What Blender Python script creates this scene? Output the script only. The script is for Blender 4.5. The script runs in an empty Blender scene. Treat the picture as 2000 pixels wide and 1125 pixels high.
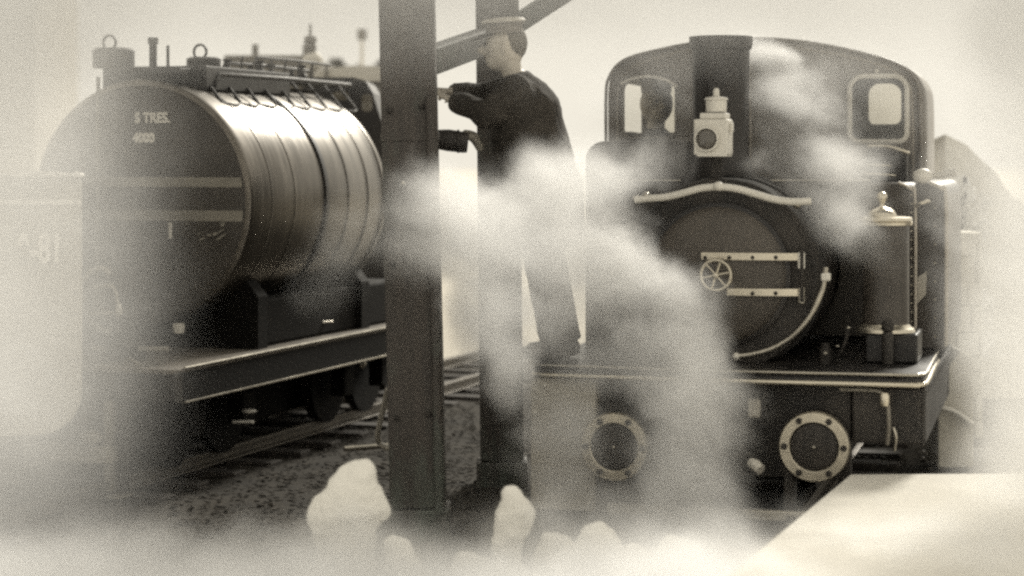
import bpy, bmesh, math, random
from mathutils import Vector, Matrix
random.seed(7)
sc = bpy.context.scene
C = sc.collection
R = math.radians
CAMZ, F, HY = 1.72, 4000.0, 310.0      # eye height, focal length in photo pixels, row of the horizon

# ------------------------------------------------------------------ camera
cd = bpy.data.cameras.new('camera'); cam = bpy.data.objects.new('camera', cd); C.objects.link(cam)
cam.location = (0, 0, CAMZ); cam.rotation_euler = (R(90), 0, 0)
cd.sensor_width = 36; cd.lens = 36*F/2000; cd.shift_y = -(562.5-HY)/2000
cd.clip_start = .1; cd.clip_end = 600
cd.dof.use_dof = True; cd.dof.focus_distance = 10.2; cd.dof.aperture_fstop = 1.3
sc.camera = cam
# ------------------------------------------------------------------ world
SUN_EL, SUN_AZ = R(30), R(24)           # veiled sun low behind the scene, to the right of the view
w = bpy.data.worlds.new('World'); sc.world = w; w.use_nodes = True
nt = w.node_tree; nt.nodes.clear()
sky = nt.nodes.new('ShaderNodeTexSky'); sky.sky_type = 'NISHITA'; sky.sun_disc = False
sky.sun_elevation = SUN_EL; sky.sun_rotation = SUN_AZ; sky.dust_density = 6; sky.air_density = 1.5
bw = nt.nodes.new('ShaderNodeRGBToBW'); nt.links.new(sky.outputs[0], bw.inputs[0])
tint = nt.nodes.new('ShaderNodeMix'); tint.data_type = 'RGBA'; tint.blend_type = 'MULTIPLY'
tint.inputs[0].default_value = 1
nt.links.new(bw.outputs[0], tint.inputs[6]); tint.inputs[7].default_value = (1, .945, .81, 1)
cl = nt.nodes.new('ShaderNodeMix'); cl.data_type = 'RGBA'; cl.inputs[0].default_value = .90   # thin even cloud over the sky
nt.links.new(tint.outputs[2], cl.inputs[6]); cl.inputs[7].default_value = (8.0, 7.54, 6.5, 1)
bg = nt.nodes.new('ShaderNodeBackground'); bg.inputs[1].default_value = .115
nt.links.new(cl.outputs[2], bg.inputs[0])
wo = nt.nodes.new('ShaderNodeOutputWorld'); nt.links.new(bg.outputs[0], wo.inputs[0])
sd = bpy.data.lights.new('sun', 'SUN'); sun = bpy.data.objects.new('sun', sd); C.objects.link(sun)
sd.energy = 3.6; sd.angle = R(10); sd.color = (1, .95, .84)
d = Vector((math.sin(SUN_AZ)*math.cos(SUN_EL), math.cos(SUN_AZ)*math.cos(SUN_EL), math.sin(SUN_EL)))
sun.rotation_euler = d.to_track_quat('Z', 'Y').to_euler()
# ------------------------------------------------------------------ view and sampling
sc.view_settings.view_transform = 'Standard'; sc.view_settings.look = 'None'
sc.view_settings.gamma = 1; sc.view_settings.exposure = .06
sc.view_settings.use_curve_mapping = False
sc.render.engine = 'CYCLES'
cy = sc.cycles
cy.use_denoising = False
cy.max_bounces = 22; cy.diffuse_bounces = 3; cy.glossy_bounces = 3; cy.volume_bounces = 20
cy.transparent_max_bounces = 12; cy.transmission_bounces = 4
cy.volume_step_rate = 1.8; cy.volume_preview_step_rate = 1.0; cy.volume_max_steps = 256
cy.pixel_filter_type = 'BLACKMAN_HARRIS'; cy.filter_width = 2.7
cy.sample_clamp_indirect = 2

# ================================================================== helpers
def P(px, py, Y):                        # point at distance Y seen at photo pixel
    return Vector(((px-1000)/F*Y, Y, CAMZ+(HY-py)/F*Y))

class Frame:                             # a vehicle's own frame: x to its right, y back along its length
    def __init__(s, o, a):
        s.o = Vector(o); s.a = a
        s.ax = Vector((math.cos(a), -math.sin(a), 0)); s.ay = Vector((math.sin(a), math.cos(a), 0))
    def L(s, px, py, ly):
        dx = (px-1000)/F; e = (HY-py)/F
        t = (ly + s.o.dot(s.ay)) / (dx*math.sin(s.a)+math.cos(s.a))
        wv = Vector((dx*t, t, CAMZ+e*t)) - Vector((s.o.x, s.o.y, 0))
        return Vector((wv.dot(s.ax), ly, wv.z))
    def W(s, v):
        return Vector((s.o.x, s.o.y, 0)) + s.ax*v[0] + s.ay*v[1] + Vector((0, 0, v[2]))

def mat(name, col, rough=.5, metal=0., var=.25, scale=6., bump=.15, spec=.5, dirt=None, coat=0., stretch=None):
    m = bpy.data.materials.new(name); m.use_nodes = True
    n = m.node_tree.nodes; l = m.node_tree.links
    b = n['Principled BSDF']
    b.inputs['Roughness'].default_value = rough; b.inputs['Metallic'].default_value = metal
    b.inputs['Specular IOR Level'].default_value = spec
    if coat: b.inputs['Coat Weight'].default_value = coat; b.inputs['Coat Roughness'].default_value = .12
    tc = n.new('ShaderNodeTexCoord'); nz = n.new('ShaderNodeTexNoise')
    nz.inputs['Scale'].default_value = scale; nz.inputs['Detail'].default_value = 8; nz.inputs['Roughness'].default_value = .65
    if stretch:
        ms = n.new('ShaderNodeMapping'); ms.inputs['Scale'].default_value = stretch
        l.new(tc.outputs['Object'], ms.inputs[0]); l.new(ms.outputs[0], nz.inputs['Vector'])
    else: l.new(tc.outputs['Object'], nz.inputs['Vector'])
    cr = n.new('ShaderNodeValToRGB')
    c = col if len(col) == 3 else col[:3]
    cr.color_ramp.elements[0].position = .32; cr.color_ramp.elements[1].position = .70
    cr.color_ramp.elements[0].color = tuple(x*(1-var) for x in c)+(1,)
    cr.color_ramp.elements[1].color = tuple(min(.85, x*(1+var)) for x in c)+(1,)
    l.new(nz.outputs['Fac'], cr.inputs[0])
    src = cr.outputs[0]
    if dirt:
        n2 = n.new('ShaderNodeTexNoise'); n2.inputs['Scale'].default_value = scale*.35; n2.inputs['Detail'].default_value = 10
        n2.inputs['Roughness'].default_value = .75
        mp = n.new('ShaderNodeMapping'); mp.inputs['Scale'].default_value = (1, 1, .35)
        l.new(tc.outputs['Object'], mp.inputs[0]); l.new(mp.outputs[0], n2.inputs['Vector'])
        r2 = n.new('ShaderNodeValToRGB'); r2.color_ramp.elements[0].position = .48; r2.color_ramp.elements[1].position = .66
        l.new(n2.outputs['Fac'], r2.inputs[0])
        mx = n.new('ShaderNodeMix'); mx.data_type = 'RGBA'; l.new(r2.outputs[0], mx.inputs[0])
        l.new(src, mx.inputs[6]); mx.inputs[7].default_value = dirt+(1,)
        src = mx.outputs[2]
    l.new(src, b.inputs['Base Color'])
    mr = n.new('ShaderNodeMapRange'); mr.inputs[3].default_value = max(.05, rough-.12); mr.inputs[4].default_value = min(1, rough+.18)
    l.new(nz.outputs['Fac'], mr.inputs[0]); l.new(mr.outputs[0], b.inputs['Roughness'])
    if bump:
        n3 = n.new('ShaderNodeTexNoise'); n3.inputs['Scale'].default_value = scale*5; n3.inputs['Detail'].default_value = 6
        l.new(tc.outputs['Object'], n3.inputs['Vector'])
        bp = n.new('ShaderNodeBump'); bp.inputs['Strength'].default_value = bump; bp.inputs['Distance'].default_value = .01
        l.new(n3.outputs['Fac'], bp.inputs['Height']); l.new(bp.outputs[0], b.inputs['Normal'])
    return m

M = dict(
    black=mat('black_paint', (.016, .014, .013), .38, var=.35, bump=.08, dirt=(.035, .030, .026)),
    black_gloss=mat('tank_paint', (.17, .155, .135), .32, .85, var=.45, bump=.05, scale=3, stretch=(.5, 5, .5), dirt=(.09, .08, .068)),
    tank_end=mat('tank_end_paint', (.062, .054, .045), .45, var=.25, bump=.1, dirt=(.085, .075, .062)),
    soot=mat('sooty_iron', (.022, .019, .016), .6, var=.4, bump=.35, scale=10, dirt=(.05, .043, .036)),
    door=mat('smokebox_door_paint', (.085, .074, .062), .5, var=.2, bump=.15, dirt=(.055, .048, .04)),
    cab=mat('cab_paint', (.17, .15, .125), .33, var=.2, bump=.06, dirt=(.12, .105, .088)),
    tankp=mat('side_tank_paint', (.06, .052, .044), .36, var=.25, bump=.08, dirt=(.09, .08, .067)),
    brass=mat('polished_brass', (.60, .55, .45), .26, .85, var=.15, bump=.05),
    lining=mat('lining_paint', (.42, .38, .32), .4, var=.15, bump=0),
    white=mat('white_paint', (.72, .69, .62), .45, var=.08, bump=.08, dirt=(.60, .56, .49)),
    pale=mat('pale_grey_paint', (.46, .43, .37), .5, var=.12, bump=.1, dirt=(.40, .37, .31)),
    stripe=mat('worn_cream_stripe', (.27, .25, .21), .6, var=.2, bump=.1, dirt=(.17, .155, .13)),
    iron=mat('dark_iron', (.03, .026, .022), .55, .2, var=.4, bump=.3, scale=12),
    steel=mat('worn_steel', (.45, .42, .36), .3, .9, var=.25, bump=.1),
    lens=mat('lamp_lens', (.10, .09, .075), .12, var=.1, bump=0, spec=.8),
    timber=mat('painted_timber_post', (.055, .047, .040), .6, var=.3, bump=.3, scale=5, dirt=(.09, .105, .088), stretch=(4, 4, .35)),
    coat=mat('dark_wool', (.055, .049, .042), .9, var=.35, bump=.5, scale=14, spec=.2),
    hair=mat('grey_hair', (.16, .145, .12), .8, var=.3, bump=.2, scale=30),
    skin=mat('skin', (.60, .55, .47), .55, var=.1, bump=.05),
    cap=mat('cap_cloth', (.19, .17, .145), .8, var=.2, bump=.2),
    boot=mat('boot_leather', (.03, .026, .022), .45, var=.2, bump=.15),
    stone=mat('whitewashed_stone', (.80, .775, .71), .8, var=.05, bump=.3, dirt=(.74, .71, .64)),
    ballast=mat('ballast_stone', (.050, .044, .036), .9, var=.6, bump=.4, scale=9, spec=.2),
    platform=mat('pale_platform_concrete', (.64, .615, .555), .85, var=.08, bump=.2, dirt=(.59, .565, .51), spec=.2),
    wall=mat('pale_rubble_wall', (.76, .73, .65), .9, var=.12, bump=.8, scale=3, dirt=(.66, .62, .55)),
    far=mat('far_grey_roof', (.16, .145, .12), .7, var=.3, bump=.2, scale=2),
    farpale=mat('far_pale_paint', (.62, .585, .51), .6, var=.1, bump=.05, scale=2),
    sleeper=mat('creosoted_timber', (.045, .038, .032), .8, var=.35, bump=.5, scale=9),
    leaf=mat('dusty_foliage', (.11, .10, .08), .9, var=.4, bump=.2, scale=5),
    railtop=mat('dull_rail_steel', (.14, .125, .105), .45, .6, var=.3, bump=.2, scale=10),
    pitch=mat('shade_black_iron', (.009, .008, .007), .8, var=.4, bump=.3, scale=10, spec=.2),  # blackest iron, the shade under the wagon put into its colour
    hose=mat('rubber_hose', (.03, .026, .023), .6, var=.2, bump=.2),
    plank=mat('grey_deck_plank', (.17, .15, .125), .8, var=.35, bump=.5, scale=8),
)
g = bpy.data.materials.new('window_glass'); g.use_nodes = True
gn = g.node_tree; gn.nodes.clear()
go = gn.nodes.new('ShaderNodeOutputMaterial'); gm = gn.nodes.new('ShaderNodeMixShader')
gt = gn.nodes.new('ShaderNodeBsdfTransparent'); gg = gn.nodes.new('ShaderNodeBsdfGlossy'); gg.inputs['Roughness'].default_value = .05
gt.inputs[0].default_value = (.9, .89, .86, 1)
gf = gn.nodes.new('ShaderNodeFresnel'); gf.inputs[0].default_value = 1.5
gn.links.new(gf.outputs[0], gm.inputs[0]); gn.links.new(gt.outputs[0], gm.inputs[1]); gn.links.new(gg.outputs[0], gm.inputs[2])
gn.links.new(gm.outputs[0], go.inputs[0]); M['glass'] = g

def obj(name, bm, m, parent=None, smooth=False, bevel=0, kind=None):
    me = bpy.data.meshes.new(name)
    if isinstance(bm, bpy.types.Mesh): me = bm
    else:
        bmesh.ops.recalc_face_normals(bm, faces=bm.faces); bm.to_mesh(me); bm.free()
    o = bpy.data.objects.new(name, me); C.objects.link(o)
    if not me.materials: me.materials.append(m)
    if smooth:
        for p in me.polygons: p.use_smooth = True
        me.set_sharp_from_angle(angle=R(40))
    if bevel:
        b = o.modifiers.new('bevel', 'BEVEL'); b.width = bevel; b.segments = 2; b.limit_method = 'ANGLE'
    if parent: o.parent = parent
    if kind: o['kind'] = kind
    return o
def tag(o, label, cat, group=None, kind=None):
    o['label'] = label; o['category'] = cat
    if group: o['group'] = group
    if kind: o['kind'] = kind
    return o
def thing(name, label, cat, loc=(0, 0, 0), rz=0, group=None):
    o = bpy.data.objects.new(name, None); C.objects.link(o); o.location = loc; o.rotation_euler = (0, 0, rz)
    o.empty_display_size = .1
    return tag(o, label, cat, group)
def copy_tree(o, parent=None):
    c = o.copy(); C.objects.link(c); c.parent = parent
    for ch in list(o.children): copy_tree(ch, c)
    return c
def box(x0, x1, y0, y1, z0, z1, bm=None):
    bm = bm or bmesh.new()
    v = [bm.verts.new((x, y, z)) for x in (x0, x1) for y in (y0, y1) for z in (z0, z1)]
    for f in ((0, 1, 3, 2), (4, 6, 7, 5), (0, 4, 5, 1), (2, 3, 7, 6), (0, 2, 6, 4), (1, 5, 7, 3)): bm.faces.new([v[i] for i in f])
    return bm
def catmull(pts, n=6):
    pts = [Vector(p) for p in pts]
    if len(pts) < 3: return pts
    q = [pts[0]*2-pts[1]]+pts+[pts[-1]*2-pts[-2]]; out = []
    for i in range(1, len(q)-2):
        for k in range(n):
            t = k/n; a, b, c, d2 = q[i-1], q[i], q[i+1], q[i+2]
            out.append(.5*((2*b)+(c-a)*t+(2*a-5*b+4*c-d2)*t*t+(3*b-a-3*c+d2)*t**3))
    out.append(pts[-1]); return out
def tube(pts, r, seg=10, bm=None, closed=False, smooth_path=False):
    bm = bm or bmesh.new()
    pts = catmull(pts) if smooth_path else [Vector(p) for p in pts]
    n = len(pts); rr = r if isinstance(r, (list, tuple)) else None
    rings = []; up = None
    for i, p in enumerate(pts):
        if closed: t = (pts[(i+1) % n]-pts[i-1]).normalized()
        else: t = (pts[min(i+1, n-1)]-pts[max(i-1, 0)]).normalized()
        if up is None:
            up = Vector((0, 0, 1)) if abs(t.z) < .9 else Vector((1, 0, 0))
        s = t.cross(up).normalized(); up = s.cross(t).normalized()
        ra = r
        if rr:
            f = i/(n-1)*(len(rr)-1); k = min(int(f), len(rr)-2); ra = rr[k]*(1-(f-k))+rr[k+1]*(f-k)
        if isinstance(ra, tuple): ra = ra[0]
        rings.append([bm.verts.new(p+(s*math.cos(2*math.pi*j/seg)+up*math.sin(2*math.pi*j/seg))*ra) for j in range(seg)])
    for i in range(n if closed else n-1):
        a, b = rings[i], rings[(i+1) % n]
        for j in range(seg): bm.faces.new((a[j], a[(j+1) % seg], b[(j+1) % seg], b[j]))
    if not closed: bm.faces.new(rings[0][::-1]); bm.faces.new(rings[-1])
    return bm
def lathe(prof, center, axis='Z', seg=48, bm=None):
    bm = bm or bmesh.new(); c = Vector(center); rings = []
    for r, h in prof:
        ring = []
        for j in range(seg):
            a = 2*math.pi*j/seg
            p = (r*math.cos(a), r*math.sin(a), h) if axis == 'Z' else (r*math.cos(a), h, r*math.sin(a)) if axis == 'Y' else (h, r*math.cos(a), r*math.sin(a))
            ring.append(bm.verts.new(c+Vector(p)))
        rings.append(ring)
    for a, b in zip(rings, rings[1:]):
        for j in range(seg): bm.faces.new((a[j], a[(j+1) % seg], b[(j+1) % seg], b[j]))
    bm.faces.new(rings[0][::-1]); bm.faces.new(rings[-1])
    return bm
def ball(c, r, sx=1, sy=1, sz=1, bm=None, sub=2):
    bm = bm or bmesh.new()
    m_ = Matrix.Translation(Vector(c)) @ Matrix.Diagonal((r*sx, r*sy, r*sz, 1))
    bmesh.ops.create_icosphere(bm, subdivisions=sub, radius=1, matrix=m_); return bm
def prism(poly, y0, y1, bm=None):        # polygon in (x,z) with depth along y
    bm = bm or bmesh.new()
    a = [bm.verts.new((x, y0, z)) for x, z in poly]; b = [bm.verts.new((x, y1, z)) for x, z in poly]
    bm.faces.new(a); bm.faces.new(b[::-1]); n = len(poly)
    for i in range(n): bm.faces.new((a[i], a[(i+1) % n], b[(i+1) % n], b[i]))
    return bm
def slab(poly, z0, z1, bm=None):         # polygon in (x,y) with height
    bm = bm or bmesh.new()
    a = [bm.verts.new((x, y, z0)) for x, y in poly]; b = [bm.verts.new((x, y, z1)) for x, y in poly]
    bm.faces.new(a[::-1]); bm.faces.new(b); n = len(poly)
    for i in range(n): bm.faces.new((a[i], a[(i+1) % n], b[(i+1) % n], b[i]))
    return bm
def plate(name, loops, y, th, m, parent, bevel=0):   # plate in (x,z) with holes
    cu = bpy.data.curves.new(name, 'CURVE'); cu.dimensions = '2D'; cu.fill_mode = 'BOTH'; cu.extrude = th/2
    for lp in loops:
        s = cu.splines.new('POLY'); s.points.add(len(lp)-1); s.use_cyclic_u = True
        for p, (x, z) in zip(s.points, lp): p.co = (x, z, 0, 1)
    t = bpy.data.objects.new('t', cu); C.objects.link(t)
    dg = bpy.context.evaluated_depsgraph_get(); dg.update()
    me = bpy.data.meshes.new_from_object(t.evaluated_get(dg))
    bpy.data.objects.remove(t); bpy.data.curves.remove(cu)
    me.transform(Matrix.Translation((0, y, 0)) @ Matrix.Rotation(R(90), 4, 'X'))
    me.name = name; me.materials.clear()
    return obj(name, me, m, parent, bevel=bevel)
def text_mesh(name, s, size, m, parent, loc, rx=R(90), rz=0, depth=.004, bold=.0, sx=1.0):
    cu = bpy.data.curves.new(name, 'FONT'); cu.body = s; cu.size = size; cu.extrude = depth; cu.offset = bold
    cu.align_x = 'CENTER'; cu.align_y = 'CENTER'
    t = bpy.data.objects.new('t', cu); C.objects.link(t)
    dg = bpy.context.evaluated_depsgraph_get(); dg.update()
    me = bpy.data.meshes.new_from_object(t.evaluated_get(dg))
    bpy.data.objects.remove(t); bpy.data.curves.remove(cu)
    me.transform(Matrix.Translation(loc) @ Matrix.Rotation(rz, 4, 'Z') @ Matrix.Rotation(rx, 4, 'X') @ Matrix.Diagonal((sx, 1, 1, 1)))
    me.name = name; me.materials.clear()
    return obj(name, me, m, parent)
def rrect(x0, x1, z0, z1, r, n=6, rt=None):
    rt = rt or r; out = []
    for cx, cz, a0, rr in ((x1-rt, z1-rt, 0, rt), (x0+rt, z1-rt, 90, rt), (x0+r, z0+r, 180, r), (x1-r, z0+r, 270, r)):
        for k in range(n+1):
            a = R(a0+90*k/n); out.append((cx+rr*math.cos(a), cz+rr*math.sin(a)))
    return out

# ================================================================== ground, tracks, platform
def grid_ground():
    bm = bmesh.new()
    ys = [4+.12*i for i in range(110)]+[17.5, 20, 25, 35, 60, 120, 300]
    xs = [-200, -60, -20, -8]+[-5+.14*i for i in range(72)]+[8, 20, 60, 200]
    from mathutils import noise
    g_ = [[bm.verts.new((x, y, (.02*noise.noise(Vector((x*1.6, y*1.6, 0)))+.012*noise.noise(Vector((x*5, y*5, 3)))-.02) if abs(x) < 6 and y < 17.5 else -.02)) for x in xs] for y in ys]
    for i in range(len(ys)-1):
        for j in range(len(xs)-1): bm.faces.new((g_[i][j], g_[i][j+1], g_[i+1][j+1], g_[i+1][j]))
    return bm
gm_ = mat('yard_ground', (.042, .037, .030), .95, var=.45, bump=.7, scale=3.5, spec=.15)
# far yard painted pale to stand in for distance haze
n = gm_.node_tree.nodes; l = gm_.node_tree.links
b = n['Principled BSDF']; src = b.inputs['Base Color'].links[0].from_socket
geo = n.new('ShaderNodeNewGeometry'); sp = n.new('ShaderNodeSeparateXYZ'); l.new(geo.outputs['Position'], sp.inputs[0])
mr = n.new('ShaderNodeMapRange'); mr.inputs[1].default_value = 15.5; mr.inputs[2].default_value = 17.5; l.new(sp.outputs[1], mr.inputs[0])
mx = n.new('ShaderNodeMix'); mx.data_type = 'RGBA'; l.new(mr.outputs[0], mx.inputs[0]); l.new(src, mx.inputs[6]); mx.inputs[7].default_value = (.66, .62, .54, 1)
l.new(mx.outputs[2], b.inputs['Base Color'])
obj('ground', grid_ground(), gm_, smooth=True, kind='structure')

LF = Frame((1.01, 9.6, 0), R(15))        # locomotive on the right
WF = Frame((-2.36, 10.53, 0), R(19.2))   # tank wagon on the left
def stone_bm(seed, r):
    rnd = random.Random(seed); bm = bmesh.new(); bmesh.ops.create_icosphere(bm, subdivisions=1, radius=r)
    for v in bm.verts: v.co *= rnd.uniform(.6, 1.15); v.co.z *= .7
    return bm
def ballast():
    protos = []
    for k in range(6):
        b_ = stone_bm(k, 1); b_.verts.index_update(); protos.append(([v.co.copy() for v in b_.verts], [[v.index for v in f.verts] for f in b_.faces])); b_.free()
    vs, fs = [], []
    for i in range(13000):
        x = random.uniform(-3.4, 2.6); y = random.uniform(8.0, 14.5)
        r = random.uniform(.007, .019)*(1.5 if random.random() < .06 else 1)
        a = random.uniform(0, 6.28); pv, pf = protos[i % 6]; o = len(vs); z = random.uniform(-.014, .0)
        ca, sa = math.cos(a)*r, math.sin(a)*r
        for p in pv: vs.append((x+p.x*ca-p.y*sa, y+p.x*sa+p.y*ca, z+p.z*r*.5))
        for f in pf: fs.append([o+k for k in f])
    me = bpy.data.meshes.new('ballast'); me.from_pydata(vs, [], fs); return me
o = obj('ballast', ballast(), M['ballast']); tag(o, 'dark loose stones scattered over the ground round the tracks', 'ballast', kind='stuff')

def track(fr, y0, y1, name, label, gauge=.6):
    t = thing(name, label, 'railway track', (fr.o.x, fr.o.y, 0), -fr.a, 'narrow gauge tracks under the vehicles')
    for s in (-1, 1):
        x = s*(gauge/2+.025)
        bm = box(x-.045, x+.045, y0, y1, .012, .022); box(x-.008, x+.008, y0, y1, .0225, .062, bm); box(x-.024, x+.024, y0, y1, .0625, .085, bm)
        obj('rail', bm, M['railtop'], t, bevel=.003)
    y = y0+.15; first = None
    while y < y1:
        if first is None: first = obj('sleeper', box(-.62, .62, -.07, .07, -.03, .011), M['sleeper'], t, bevel=.006); s = first
        else: s = first.copy(); C.objects.link(s)
        s.location = (random.uniform(-.02, .02), y, 0); s.rotation_euler = (0, 0, random.uniform(-.02, .02)); y += .42
    return t
track(LF, -2.2, 7, 'railway_track', 'narrow gauge track running under the big locomotive on the right')
track(WF, -2.6, 8, 'railway_track', 'narrow gauge track running under the dark tank wagon on the left')

plat = slab([(.19, 5.4), (.906, 7.47), (1.52, 9.22), (2.9, 9.28), (9, 9.3), (12, 4), (2, 3.5)], -.1, .30)
obj('platform', plat, M['platform'], kind='structure', bevel=.012)

# ================================================================== the locomotive on the right
LO = thing('steam_locomotive', 'narrow gauge steam engine seen head on with round smokebox door and arched cab', 'locomotive', (LF.o.x, LF.o.y, 0), -LF.a)
L = LF.L
# running board and valance
pl, pr = L(1034, 730, 0), L(1806, 730, 0)
zb = .735
rb = [(pl.x, .06), (pl.x+.05, 0), (0, -.035), (pr.x-.10, 0), (pr.x-.03, .03), (pr.x, .11), (pr.x-.01, 1.22), (pr.x-.08, 3.5), (pl.x, 3.5)]
obj('running_board', slab(rb, zb-.018, zb), M['black'], LO, bevel=.004)
edge = [(pl.x, .10, 0), (pl.x+.02, .03, 0), (pl.x+.12, -.008, 0), (0, -.045, 0), (pr.x-.12, -.010, 0), (pr.x-.03, .02, 0), (pr.x, .11, 0), (pr.x-.005, .6, 0), (pr.x-.01, 1.2, 0)]
for nm, zz, rr in (('beading', zb-.006, .007), ('beading', zb-.052, .013)):
    obj(nm, tube([(x, y, zz) for x, y, _ in edge], rr, 10, smooth_path=True), M['brass'] if rr > .01 else M['steel'], LO, smooth=True)
val = catmull([(x, y+.012, 0) for x, y, _ in edge]); bm = bmesh.new()
a_ = [bm.verts.new((p.x, p.y, zb-.019)) for p in val]; b_ = [bm.verts.new((p.x, p.y, zb-.062)) for p in val]
for i in range(len(val)-1): bm.faces.new((a_[i], a_[i+1], b_[i+1], b_[i]))
obj('valance', bm, M['black'], LO, smooth=True).modifiers.new('s', 'SOLIDIFY').thickness = .01
# buffer beam and frames
q0, q1 = L(1170, 745, .08), L(1662, 745, .08)
obj('buffer_beam', box(q0.x, q1.x, .08, .14, .22, zb-.07), M['soot'], LO, bevel=.006)
q2, q3 = L(1664, 745, .05), L(1808, 870, .05)
obj('bogie_side', box(q2.x, q3.x, .05, 2.4, q3.z, zb-.07), M['soot'], LO, bevel=.012)
bm = bmesh.new()
for k in range(11): ball((q3.x-.012, .045, zb-.09-k*.03), .0085, bm=bm, sub=1)
for k in range(60): ball((q3.x+.001, .07+k*.035, zb-.09), .007, bm=bm, sub=1)
obj('rivets', bm, M['soot'], LO, kind='stuff')
q4, q5 = L(1036, 748, .02), L(1164, 1000, .02)
obj('front_plate', box(q4.x, q5.x, .02, .10, q5.z, zb-.068), M['pale'], LO, bevel=.008)
for (px, py) in ((1065, 752), (1045, 806), (1100, 860), (1150, 985)):
    p = L(px, py, .015); obj('plate_bolt', ball(p, .012, sy=.6), M['white'], LO, smooth=True)
# steps and lever at the right
p = L(1728, 765, .03)
obj('brake_hose', tube([L(1640, 760, .03), L(1700, 762, .02), L(1722, 768, .0), L(1733, 785, 0), L(1736, 830, .0), L(1733, 868, .02)], .010, smooth_path=True), M['stripe'], LO, smooth=True)
obj('hose_union', lathe([(.02, -.03), (.024, -.02), (.024, .02), (.018, .03)], L(1728, 780, -.005), 'Z', 14), M['brass'], LO, smooth=True)
obj('hanging_bracket', box(*sorted((L(1617, 0, .05).x, L(1629, 0, .05).x)), .02, .079, L(0, 795, .05).z, L(0, 757, .05).z), M['steel'], LO, bevel=.004)
obj('drain_pipe', tube([L(1745, 835, .02), L(1750, 855, .02), L(1747, 880, .04)], .008, smooth_path=True), M['steel'], LO, smooth=True)
# cylinders with bolted covers
def cylinder(px):
    c = L(px, 873, -.12); rO, rI = .162, .110
    b_ = obj('cylinder', lathe([(rO*.92, .02), (rO*.92, .55)], (c.x, c.y, c.z), 'Y', 48), M['soot'], LO, smooth=True)
    ring = obj('cover_ring', lathe([(rI, .03), (rI, -.006), (rI+.006, -.012), (rO-.006, -.012), (rO, -.004), (rO, .03)], c, 'Y', 64), M['brass'], LO, smooth=True)
    obj('cover_centre', lathe([(.004, .0), (rI-.02, .0), (rI-.004, .006), (rI-.002, .028)], (c.x, c.y-.0135, c.z), 'Y', 48), M['soot'], ring, smooth=True)
    obj('centre_stud', ball((c.x, c.y-.018, c.z), .010), M['steel'], ring, smooth=True)
    for k in range(6):
        a = R(60*k); r_ = (rO+rI)/2
        obj('cover_bolt', lathe([(.0155, 0), (.0155, -.012), (.012, -.017)], (c.x+r_*math.cos(a), c.y-.0125, c.z+r_*math.sin(a)), 'Y', 6), M['iron'], ring)
cylinder(1200); cylinder(1590)
obj('cylinder_block', box(L(1205, 0, 0).x, L(1580, 0, 0).x, .15, .5, .30, zb-.02), M['soot'], LO, bevel=.01)
# guard bar, coupling
p0, p1 = L(1188, 992, -.12), L(1572, 992, -.12)
obj('guard_bar', box(p0.x, p1.x, -.15, -.10, p0.z-.022, p0.z+.022), M['pale'], LO, bevel=.006)
for s in (p0.x+.08, p1.x-.08):
    obj('guard_iron', box(s-.02, s+.02, -.098, .079, p0.z-.01, .45), M['soot'], LO, bevel=.004)
obj('coupling_hook', tube([L(1400, 850, .07), L(1400, 850, -.05), L(1400, 870, -.12), L(1400, 895, -.10), L(1400, 900, -.05)], .018, smooth_path=True), M['iron'], LO, smooth=True)
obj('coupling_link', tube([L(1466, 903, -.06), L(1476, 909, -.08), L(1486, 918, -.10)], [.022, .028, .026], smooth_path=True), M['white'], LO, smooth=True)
p = L(1474, 794, .07)
obj('lamp_iron', box(p.x-.03, p.x+.03, .04, .079, p.z-.05, p.z+.04), M['pale'], LO, bevel=.01)
# smokebox
c = L(1408, 537, .34); rs = .472
obj('smokebox', lathe([(rs*.985, 0), (rs, .012), (rs, 1.0), (rs*.98, 1.02)], c, 'Y', 96), M['soot'], LO, smooth=True)
bm = bmesh.new()
for k in range(56):
    a = 2*math.pi*k/56; ball((c.x+(rs-.025)*math.cos(a), c.y-.002, c.z+(rs-.025)*math.sin(a)), .007, bm=bm, sub=1)
obj('smokebox_rivets', bm, M['soot'], LO, kind='stuff')
dc = L(1402, 537, .31); rd = .330
obj('door_seat', lathe([(rd+.006, 0), (rd+.022, .006), (rd+.022, .032)], (dc.x, dc.y, dc.z), 'Y', 96), M['black'], LO, smooth=True)
door = obj('smokebox_door', lathe([(.004, -.062), (.1, -.060), (.2, -.050), (.27, -.036), (.31, -.018), (rd-.004, -.006), (rd, 0)], dc, 'Y', 96), M['door'], LO, smooth=True)
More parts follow.
